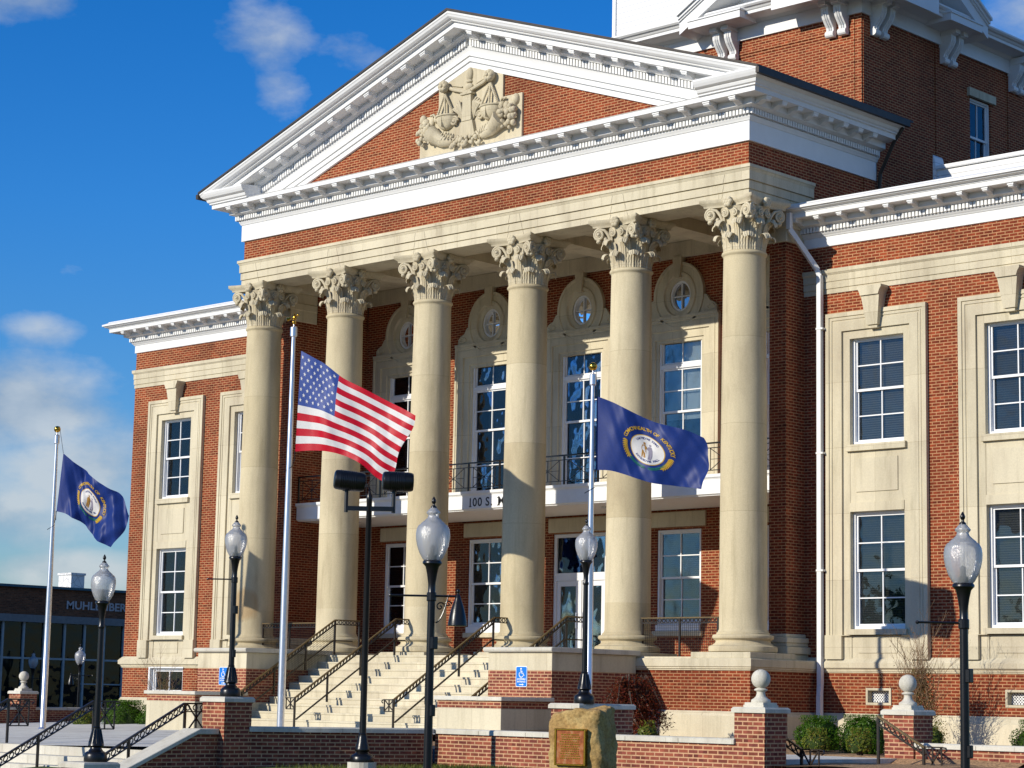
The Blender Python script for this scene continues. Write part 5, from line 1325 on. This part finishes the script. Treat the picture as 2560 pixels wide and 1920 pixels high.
# two state flags
def state_flag(F, label, Lm, Hm):
    f = F.grid(0, 1, 0, 1, 90, 46)
    o = f.build('state_flag', M['f_navy'], None, smooth=True); tag(o, label, 'flag', None)
    C = (.50*Lm, .50*Hm)
    P = lambda x, y, d=.006: F.pt((C[0]+x)/Lm, (C[1]-y)/Hm, d)
    R0 = .222*Hm
    def disc(r, d, n=40, m=8):
        mb = MB(); rows = [[P(r*i/m*cos(2*PI*j/n), r*i/m*sin(2*PI*j/n), d) for j in range(n+1)] for i in range(m+1)]; mb.strip(rows); return mb
    disc(R0*1.05, .005).build('seal_rim', M['f_gold'], o, smooth=True); disc(R0, .0075).build('seal_disc', M['f_white'], o, smooth=True)
    def arc_text(mb, s, r, size, a0, a1, inward=False, d=.010):
        n = len(s)
        for i, ch in enumerate(s):
            if ch == ' ': continue
            t = i/(n-1); a = a0+(a1-a0)*t; vf = text2d(ch, size, 'CENTER', .0025)
            th = a-PI/2 if not inward else a+PI/2
            ca, sa = cos(th), sin(th)
            put_text(mb, vf, lambda x, y: P(r*cos(a)+x*ca-y*sa, r*sin(a)+x*sa+y*ca, d))
    t = MB(); arc_text(t, 'COMMONWEALTH OF KENTUCKY', R0*1.44, R0*.315, rad(160), rad(-2)); t.build('gold_lettering', M['f_gold'], o)
    t = MB(); arc_text(t, 'UNITED WE STAND', R0*.80, R0*.20, rad(138), rad(38)); arc_text(t, 'DIVIDED WE FALL', R0*.80, R0*.20, rad(222), rad(322), True); t.build('motto_lettering', M['f_navy'], o)
    # goldenrod sprays and green leaves below
    g = MB(); e = MB()
    def leaf(mb, x, y, a, l, w, d=.009):
        ca, sa = cos(a), sin(a); q = [(0,0),(l*.45,w),(l,0),(l*.45,-w)]
        mb.add([P(x+u*ca-v*sa, y+u*sa+v*ca, d) for u, v in q], [(0,1,2,3)])
    for s in (-1, 1):
        for j in range(9):
            a = (rad(170)+j*rad(5.4)) if s < 0 else (rad(-12)-j*rad(4.6)); r = R0*1.38; x, y = r*cos(a), r*sin(a); b = a+s*PI/2
            for q in (-.9, 0, .9): leaf(g, x, y, a+PI/2*(-s)*0+(PI/2 if s > 0 else -PI/2)*(-1)+q*.9, R0*.24, R0*.045)
    for j in range(26):
        a = rad(222)+j*rad(96/25); r = R0*1.30; x, y = r*cos(a), r*sin(a); d_ = 1 if j >= 13 else -1
        for q in (.5, -.5): leaf(e, x, y, a+PI/2*d_+q, R0*.22, R0*.028)
    g.build('goldenrod_spray', M['f_gold'], o); e.build('green_leaf_spray', M['f_green'], o)
    # two men shaking hands: one in buckskin, one in a grey coat
    def fig(mb, pts): mb.add([P(x*R0, y*R0, .010) for x, y in pts], [tuple(range(len(pts)))])
    a = MB(); b = MB()
    fig(a, [(-.28,.30),(-.12,.34),(-.02,.20),(.02,.05),(-.06,.05),(-.04,-.18),(-.08,-.60),(-.20,-.60),(-.20,-.25),(-.26,-.60),(-.32,-.60),(-.30,-.10),(-.33,.10)])
    fig(a, [(-.22,.50+.0),(-.12,.50),(-.09,.42),(-.12,.35),(-.2,.35),(-.24,.42)])
    fig(b, [(.10,.28),(.26,.28),(.32,.05),(.32,-.35),(.24,-.66),(.06,-.66),(.10,-.30),(.08,-.02),(-.02,.05),(-.03,.12)])
    fig(b, [(.12,.46),(.24,.46),(.25,.36),(.20,.30),(.13,.31),(.10,.38)])
    a.build('buckskin_figure', M['f_brown'], o); b.build('grey_coat_figure', M['f_grey'], o)
    F.grid(-.015, 0, 0, 1, 1, 16).build('hoist_band', M['f_white'], o)
    return o
FR = Flag((17.10, -5.62, 7.703), .001352, [(0,0),(230,95),(430,200),(620,300),(820,392),(1050,468),(1320,545),(1560,655)], [(0,1100),(210,1112),(420,1170),(620,1242),(860,1312),(1110,1338),(1330,1368),(1515,1400)], .065, 1.9, lambda t: 95*sin(PI*t)+12*sin(13*t))
fk = state_flag(FR, 'navy state flag with a round white seal flying in front of the fifth column', 2.10, 1.45)
ropes(PRB, FR.pt(0,0), FR.pt(0,1), .07, fk)
FLg = Flag((-1.108, -5.62, 7.703), .002234, [(0,0),(105,85),(210,165),(330,245),(470,340),(610,420),(740,500),(845,730)], [(-50,670),(60,695),(160,745),(250,800),(330,885),(430,985),(530,1035),(640,1085)], .11, 3.4, lambda t: 60*sin(PI*t))
fk2 = state_flag(FLg, 'drooping navy state flag with a white seal against the cloudy sky', 2.15, 1.45)
ropes(PLB, FLg.pt(0,0), FLg.pt(0,1), .07, fk2)

# ------------------------------------------------------------------ plants
def leafquad(mb, c, n, l, w, rng):
    n = Vector(n).normalized(); t = n.orthogonal().normalized(); a = rng.uniform(0, 2*PI); u = (t*cos(a)+n.cross(t)*sin(a)); v = n.cross(u)
    c = Vector(c); mb.add([c-u*l*.5, c+v*w*.5, c+u*l*.5, c-v*w*.5], [(0,1,2,3)])
def bush(name, c, rx, ry, h, label, mat, n=2600, ls=.055, seed=1, upright=.5, group=None, core=True, flat=.55):
    rng = random.Random(seed); root = thing(name, c, label, 'bush', group); mb = MB(); c = Vector(c)
    for q in range(n):
        a = rng.uniform(0, 2*PI); zz = rng.uniform(.02, 1); r = (max(0, 1-((zz-.45)/.55)**2.6))**.55 if zz > .45 else 1-.10*(1-zz/.45)
        r = max(.05, r)*(.74+.26*rng.random()**.5)*(1+.10*sin(3*a+seed)+.07*sin(7*a+5*zz+seed))
        if rng.random() < .3: r *= rng.random()**.5
        z = h*zz*(1+.05*sin(5*a+seed*2))
        p = c+Vector((rx*r*cos(a), ry*r*sin(a), z)); nrm = Vector((cos(a), sin(a), zz*1.2-.2))+Vector((rng.uniform(-.7,.7), rng.uniform(-.7,.7), rng.uniform(-.7,.7)))
        leafquad(mb, p, nrm, ls*rng.uniform(.7,1.5), ls*.45, rng)
    for q in range(int(n*.03)):                                       # stray shoots
        a = rng.uniform(0, 2*PI); r = rng.random()**.5*.8; p = c+Vector((rx*r*cos(a), ry*r*sin(a), h*.92))
        for j in range(5): leafquad(mb, p+Vector((rng.uniform(-.02,.02), rng.uniform(-.02,.02), .028*j)), (rng.uniform(-1,1), rng.uniform(-1,1), .3), ls, ls*.4, rng)
    mb.build('foliage', mat, root)
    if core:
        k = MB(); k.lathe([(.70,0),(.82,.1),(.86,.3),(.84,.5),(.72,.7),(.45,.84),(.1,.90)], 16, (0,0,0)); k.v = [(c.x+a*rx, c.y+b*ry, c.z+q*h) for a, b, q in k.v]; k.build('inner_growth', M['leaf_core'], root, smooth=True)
    st_ = MB()
    for q in range(9): a = q*2*PI/9; st_.tube([c+Vector((.04*cos(a), .04*sin(a), -.1)), c+Vector((rx*.45*cos(a), ry*.45*sin(a), h*.75))], [.014,.005], 5)
    st_.build('stem', M['bark'], root)
    return root
GB = 'clipped evergreen bushes'
bush('clipped_bush', (21.55, -4.3, .84), .44, .42, .56, 'rounded green clipped bush beneath the downspout foot, right of the ball finial', M['leaf'], 5200, .045, 2, group=GB)
bush('clipped_bush', (22.80, -4.7, .82), .46, .42, .62, 'rounded green clipped bush beside the side stair handrail post', M['leaf'], 5200, .045, 3, group=GB)
bush('clipped_bush', (26.20, -4.2, .85), .58, .45, .56, 'broad low clipped bush behind the right garden wall, beside the lamp post', M['leaf'], 6500, .045, 4, group=GB)
bush('clipped_bush', (27.4, -4.0, .85), .40, .40, .5, 'clipped bush cut off by the right edge of the photo', M['leaf'], 2000, .05, 5, group=GB)
bush('clipped_bush', (-5.6, .0, .55), .72, .62, .82, 'larger rounded green bush at the left wing corner, behind the lamp post', M['leaf'], 6500, .05, 6, group=GB)
bush('clipped_bush', (-4.0, .0, .58), .62, .55, .66, 'smaller rounded bush left of the cheek wall, beside the larger bush', M['leaf'], 5600, .05, 7, group=GB)
bush('low_plant', (22.35, -5.5, .87), .26, .24, .30, 'small yellow-green plant on mulch between the two clipped bushes', M['leaf_y'], 900, .05, 8)
bush('low_plant', (23.35, -5.6, .87), .24, .22, .32, 'small yellow-green plant in front of the bush by the handrail', M['leaf_y'], 900, .05, 9)
bush('low_plant', (-6.9, -.4, .55), .42, .4, .45, 'low yellowish shrub at the far left end of the bushes', M['leaf_y'], 1400, .055, 10)
bush('low_plant', (19.0, -6.2, 1.0), .2, .2, .22, 'tiny bright green plant under the red shrub', M['leaf_y'], 400, .06, 11)
bush('low_plant', (21.9, -1.0, .93), .26, .22, .36, 'small green and rusty plant at the foot of the wall by the right pier', M['leaf_y'], 700, .05, 12)
def twiggy(name, base, H, spread, label, cat, seed, leafm, nl, nb=9, ls=.05, twm=None, lean=(0,0), lo=.25, density=1, fill=0):
    rng = random.Random(seed); root = thing(name, base, label, cat); tw = MB(); lf = MB(); base = Vector(base); tips = []
    def grow(p, d, l, r, lev):
        pts = [p]; rr = [r]; q = p.copy(); dd = d.copy(); n = 5
        for j in range(n):
            dd = (dd+Vector((rng.uniform(-.16,.16), rng.uniform(-.16,.16), rng.uniform(-.02,.10)))).normalized(); q = q+dd*l/n; pts.append(q.copy()); rr.append(max(.002, r*(1-(j+1)/n*.75)))
            if lev < 2:
                for k in range(2 if lev == 0 else 2):
                    if rng.random() < .75: grow(q.copy(), (dd+Vector((rng.uniform(-.9,.9), rng.uniform(-.9,.9), rng.uniform(-.1,.6)))).normalized(), l*(.42 if lev == 0 else .4)*rng.uniform(.7,1.2), max(.003, r*.45), lev+1)
            if lev >= 1 or j > 2: tips.append(q.copy())
        tw.tube(pts, rr, 5)
    for b in range(nb):
        a = rng.uniform(0, 2*PI); s = spread*rng.uniform(.3,1)
        grow(base+Vector((.06*cos(a), .06*sin(a), -.08)), Vector((s*cos(a)+lean[0], s*sin(a)+lean[1], 1)).normalized(), H*rng.uniform(.55,1), .014, 0)
    tw.build('branches', twm or M['twig'], root)
    for q in range(nl):
        t = rng.choice(tips); p = t+Vector((rng.gauss(0,.05), rng.gauss(0,.05), rng.gauss(0,.05)))
        if (p.z-base.z)/H > lo+.75*rng.random() and rng.random() > density: continue
        leafquad(lf, p, (rng.uniform(-1,1), rng.uniform(-1,1), rng.uniform(-.6,1)), ls*rng.uniform(.6,1.3), ls*.5, rng)
    for q in range(fill):
        h = rng.random()*.74; a = rng.uniform(0, 2*PI); r = .60*(1-h*.85)*rng.random()**.5*(1+.25*sin(3*a+9*h)); p = base+Vector((r*cos(a), .5*r*sin(a), .05+h*H))
        leafquad(lf, p, (rng.uniform(-1,1), rng.uniform(-1,1), rng.uniform(-.6,1)), ls*rng.uniform(.6,1.2), ls*.5, rng)
    lf.build('leaves', leafm, root); return root
twiggy('twiggy_shrub', (20.90, .15, .90), 2.0, .18, 'tall thin half-bare shrub against the right wing wall, behind the ball finial', 'shrub', 21, M['leaf_dry'], 1500, 11, .042, lo=.05, density=.10, fill=4200)
twiggy('twiggy_shrub', (-4.55, .55, .7), 1.75, .14, 'thin bare shrub in front of the basement window', 'shrub', 22, M['leaf_dry'], 200, 5, .04, lo=.1, density=.3, fill=420)
# red laceleaf maple: arching branches, drooping foliage
rng = random.Random(31); mp_ = thing('japanese_maple', (16.45, -3.7, .80), 'dark red weeping maple in the bed between the step wall and the boulder', 'tree')
tk = MB(); lf = MB(); B = Vector((16.45, -3.7, .80))
for q in range(44):
    a = rng.uniform(0, 2*PI); H = rng.uniform(.65,1.45); Rr = rng.uniform(.25,.95); dr_ = rng.uniform(.9,1.5); pts = []
    for j in range(9):
        t = j/8; pts.append(B+Vector((Rr*t**1.2*cos(a+.5*t), Rr*t**1.2*sin(a+.5*t), max(.08, H*(1-(1-min(1,t*1.7))**2) - max(0,t-.52)*H*dr_))))
    tk.tube(pts, [.03*(1-.85*j/8) for j in range(9)], 5)
    for k in range(330):
        t = rng.uniform(.30,1.0); i = min(7, int(t*8)); p = pts[i]+(pts[i+1]-pts[i])*(t*8-i)
        p = p+Vector((rng.gauss(0,.08), rng.gauss(0,.08), -abs(rng.gauss(0,.13))))
        if p.z < .84: continue
        leafquad(lf, p, (rng.uniform(-1,1), rng.uniform(-1,1), rng.uniform(-.3,1)), rng.uniform(.05,.10), .02, rng)
tk.build('branches', M['bark'], mp_); lf.build('crown', M['leaf_red'], mp_)

# ------------------------------------------------------------------ low dark building across the street
fb = thing('shop_building', (-33, 14, 0), 'long low dark brick building with tall window bays, in shade across the street', 'building')
b = MB(); b.box(-46, -4, 0, -30.02, 40, .9); b.box(-46, -4, 4.68, -30.0, 40, 5.78); b.box(-46, -4, .9, -31.6, 40, 4.7); b.build('wall', M['brick_far'], fb)
b = MB(); b.box(-46.1, -4.1, 5.78, -29.85, 40.1, 5.88); b.build('roof_edge', plain('teal_roof_edge', (.03,.10,.14), .5), fb)
b = MB(); b.box(-30.3, -4, 4.38, -29.86, 40, 4.68); b.build('fascia', M['fasc_far'], fb)
for i in range(44):
    y = -3.97+.9975*i
    if not 6 < y < 26: continue
    mm = MB(); mm.box(-30.12, y-.045, .3, -30.0, y+.045, 4.38); mm.build('mullion', M['mull_far'], fb)
b = MB(); b.box(-30.11, -4, 2.88, -30.01, 40, 2.96); b.box(-30.11, -4, .88, -30.01, 40, .95); b.box(-30.1, 15.9, 1.9, -30.02, 19, 1.95); b.build('transom_bar', M['mull_far'], fb)
b = MB(); b.box(-30.09, -4, .9, -30.08, 40, 4.38); b.build('window_glass', M['glass_far'], fb)
b = MB()
for i in range(44):
    y = -3.97+.9975*i
    if i % 4 in (0, 1): b.box(-30.5, y+.05, .9, -30.48, y+.94, 2.88)
b.build('curtain', plain('greenish_curtain', (.09,.115,.10), .9), fb)
t = MB(); put_text(t, text2d('MUHLENBERG', .46, 'LEFT', .012), lambda a, q: (-29.97, 14.95+a*1.17, 5.14+q)); t.build('lettering', M['grey_letter'], fb)
b = MB(); b.box(-31.2, 14.64, 5.7, -30.0, 15.22, 6.45); 
b = MB(); b.box(-31.50, 15.58, 5.7, -30.6, 16.25, 6.45); b.build('chimney', M['chim'], fb); c = MB(); c.box(-31.54, 15.54, 6.45, -30.56, 16.29, 6.54); c.build('chimney_cap', M['chim'], fb)

ft = MB(); rg = random.Random(77)
for q in range(5200):
    x = rg.uniform(-70, 150); top = 7+2.2*sin(x*.19)+1.6*sin(x*.53+1)+.9*sin(x*1.3); z = rg.random()**.7*max(2.5, top)
    leafquad(ft, (x, -112+rg.uniform(-3, 3), z), (rg.uniform(-1,1), rg.uniform(-.4,1), rg.uniform(-.5,1)), 2.2, 1.5, rg)
tag(ft.build('tree_line', M['leaf']), 'distant dark line of trees mirrored in the window panes', 'trees', None, 'stuff')
# ------------------------------------------------------------------ sky, sun, camera
SUN = Vector((-.26, -1, .43)).normalized(); EL = math.asin(SUN.z); AZ = math.atan2(SUN.x, SUN.y)
w = bpy.data.worlds.new('World'); SC.world = w; w.use_nodes = True; nt = w.node_tree
for n in list(nt.nodes): nt.nodes.remove(n)
out = N(nt, 'ShaderNodeOutputWorld'); bg = N(nt, 'ShaderNodeBackground'); L(nt, bg.outputs[0], out.inputs[0])
sky = N(nt, 'ShaderNodeTexSky', sky_type='NISHITA'); sky.sun_disc = False; sky.sun_elevation = EL; sky.sun_rotation = AZ; sky.air_density = 1.0; sky.dust_density = .0; sky.ozone_density = 2.5
hsv = N(nt, 'ShaderNodeHueSaturation'); hsv.inputs['Saturation'].default_value = 1.45; hsv.inputs['Value'].default_value = 1.0; L(nt, sky.outputs[0], hsv.inputs['Color'])
tc = N(nt, 'ShaderNodeTexCoord'); sp = N(nt, 'ShaderNodeSeparateXYZ'); L(nt, tc.outputs['Generated'], sp.inputs[0])
# clouds live in compass bearing / elevation coordinates of the sky
azn = math_(nt, 'ARCTAN2', sp.outputs[0], sp.outputs[1]); eln = math_(nt, 'ARCSINE', sp.outputs[2])
cv_ = N(nt, 'ShaderNodeCombineXYZ'); L(nt, azn, cv_.inputs[0]); L(nt, math_(nt, 'MULTIPLY', eln, 1.7), cv_.inputs[1])
n1 = noise(nt, 13, 9, .58, cv_.outputs[0]); n2 = noise(nt, 5, 4, .5, cv_.outputs[0])
def gauss(a, e, ra, re):
    dx = math_(nt, 'DIVIDE', math_(nt, 'SUBTRACT', azn, rad(a)), rad(ra)); dy = math_(nt, 'DIVIDE', math_(nt, 'SUBTRACT', eln, rad(e)), rad(re))
    return math_(nt, 'EXPONENT', math_(nt, 'MULTIPLY', math_(nt, 'ADD', math_(nt, 'MULTIPLY', dx, dx), math_(nt, 'MULTIPLY', dy, dy)), -1))
msk = None
for g_ in ((-50.3,16.9,2.0,1.2,.64),(-50.0,15.8,1.2,1.1,.54),(-48.1,16.7,1.7,.8,.55),(-56.2,17.7,2.2,.8,.66),(-53.6,17.2,1.2,.5,.42),(-55.8,9.2,1.3,.55,.50),(-56.5,7.2,3.2,1.3,.92),(-54.6,5.6,2.8,1.6,.80),(-57,4.4,3.2,1.3,.85),(-54.5,3.0,3.5,.8,.78),(-30.3,17.8,1.8,1.2,.50),(-20,8,14,5,.8),(-75,7,14,4.5,.8),(95,34,55,22,.85),(-160,9,30,4,.5)):  # the broad eastern bank is out of view, added for neutral fill light
    q = math_(nt, 'MULTIPLY', gauss(*g_[:4]), g_[4]); msk = q if msk is None else math_(nt, 'MAXIMUM', msk, q)
den = math_(nt, 'ADD', math_(nt, 'MULTIPLY', n1.outputs[0], 1.7), math_(nt, 'SUBTRACT', math_(nt, 'MULTIPLY', msk, 1.05), 1.14))
dr_ = ramp(nt, den, [(.06, (0,0,0)), (.30, (.45,.45,.45)), (.62, (1,1,1))])
shade = math_(nt, 'ADD', math_(nt, 'MULTIPLY', n2.outputs[0], .9), math_(nt, 'MULTIPLY', n1.outputs[0], .5))
cc_ = ramp(nt, shade, [(.50, (1.15,1.85,2.8)), (.64, (2.2,2.95,3.9)), (.80, (4.8,5.2,5.5))])
tint = ramp(nt, eln, [(0, (.52,.60,.80)), (.08, (.52,.66,.92)), (.22, (.50,.80,1.16)), (1, (.62,.84,1.10))])
blue = mix(nt, 1.0, hsv.outputs[0], tint.outputs[0], 'MULTIPLY')
skc = mix(nt, math_(nt, 'MULTIPLY', dr_.outputs[0], .80), blue, cc_.outputs[0])
L(nt, skc, bg.inputs[0]); bg.inputs[1].default_value = .125
sl = bpy.data.lights.new('sun', 'SUN'); sl.energy = 4.8; sl.angle = rad(.53); sl.color = (1, .93, .80)
so = bpy.data.objects.new('sun', sl); COL.objects.link(so); so.rotation_euler = (-SUN).to_track_quat('-Z', 'Y').to_euler(); so.location = (0, -40, 40)
cam = bpy.data.cameras.new('camera'); cam.sensor_width = 36; cam.lens = 5426.3/2560*36; cam.clip_end = 3000; cam.clip_start = .1
co = bpy.data.objects.new('camera', cam); COL.objects.link(co); SC.camera = co
yaw, pit, rol = -.7591, .1436, .0192
F = Vector((sin(yaw)*cos(pit), cos(yaw)*cos(pit), sin(pit))); Rr = Vector((cos(yaw), -sin(yaw), 0)); U = Rr.cross(F)
R2 = Rr*cos(rol)+U*sin(rol); U2 = -Rr*sin(rol)+U*cos(rol)
mt = Matrix((R2, U2, -F)).transposed().to_4x4(); mt.translation = (13.7828*3.3, -11.5178*3.3, -.4568*3.3+3.2); co.matrix_world = mt
SC.view_settings.view_transform = 'Standard'; SC.view_settings.look = 'None'; SC.view_settings.exposure = 0.0; SC.view_settings.gamma = 1; SC.view_settings.use_curve_mapping = False
SC.render.engine = 'CYCLES'; SC.cycles.use_denoising = True; SC.cycles.max_bounces = 6; SC.cycles.transparent_max_bounces = 12; SC.cycles.sample_clamp_indirect = 8
SC.render.film_transparent = False
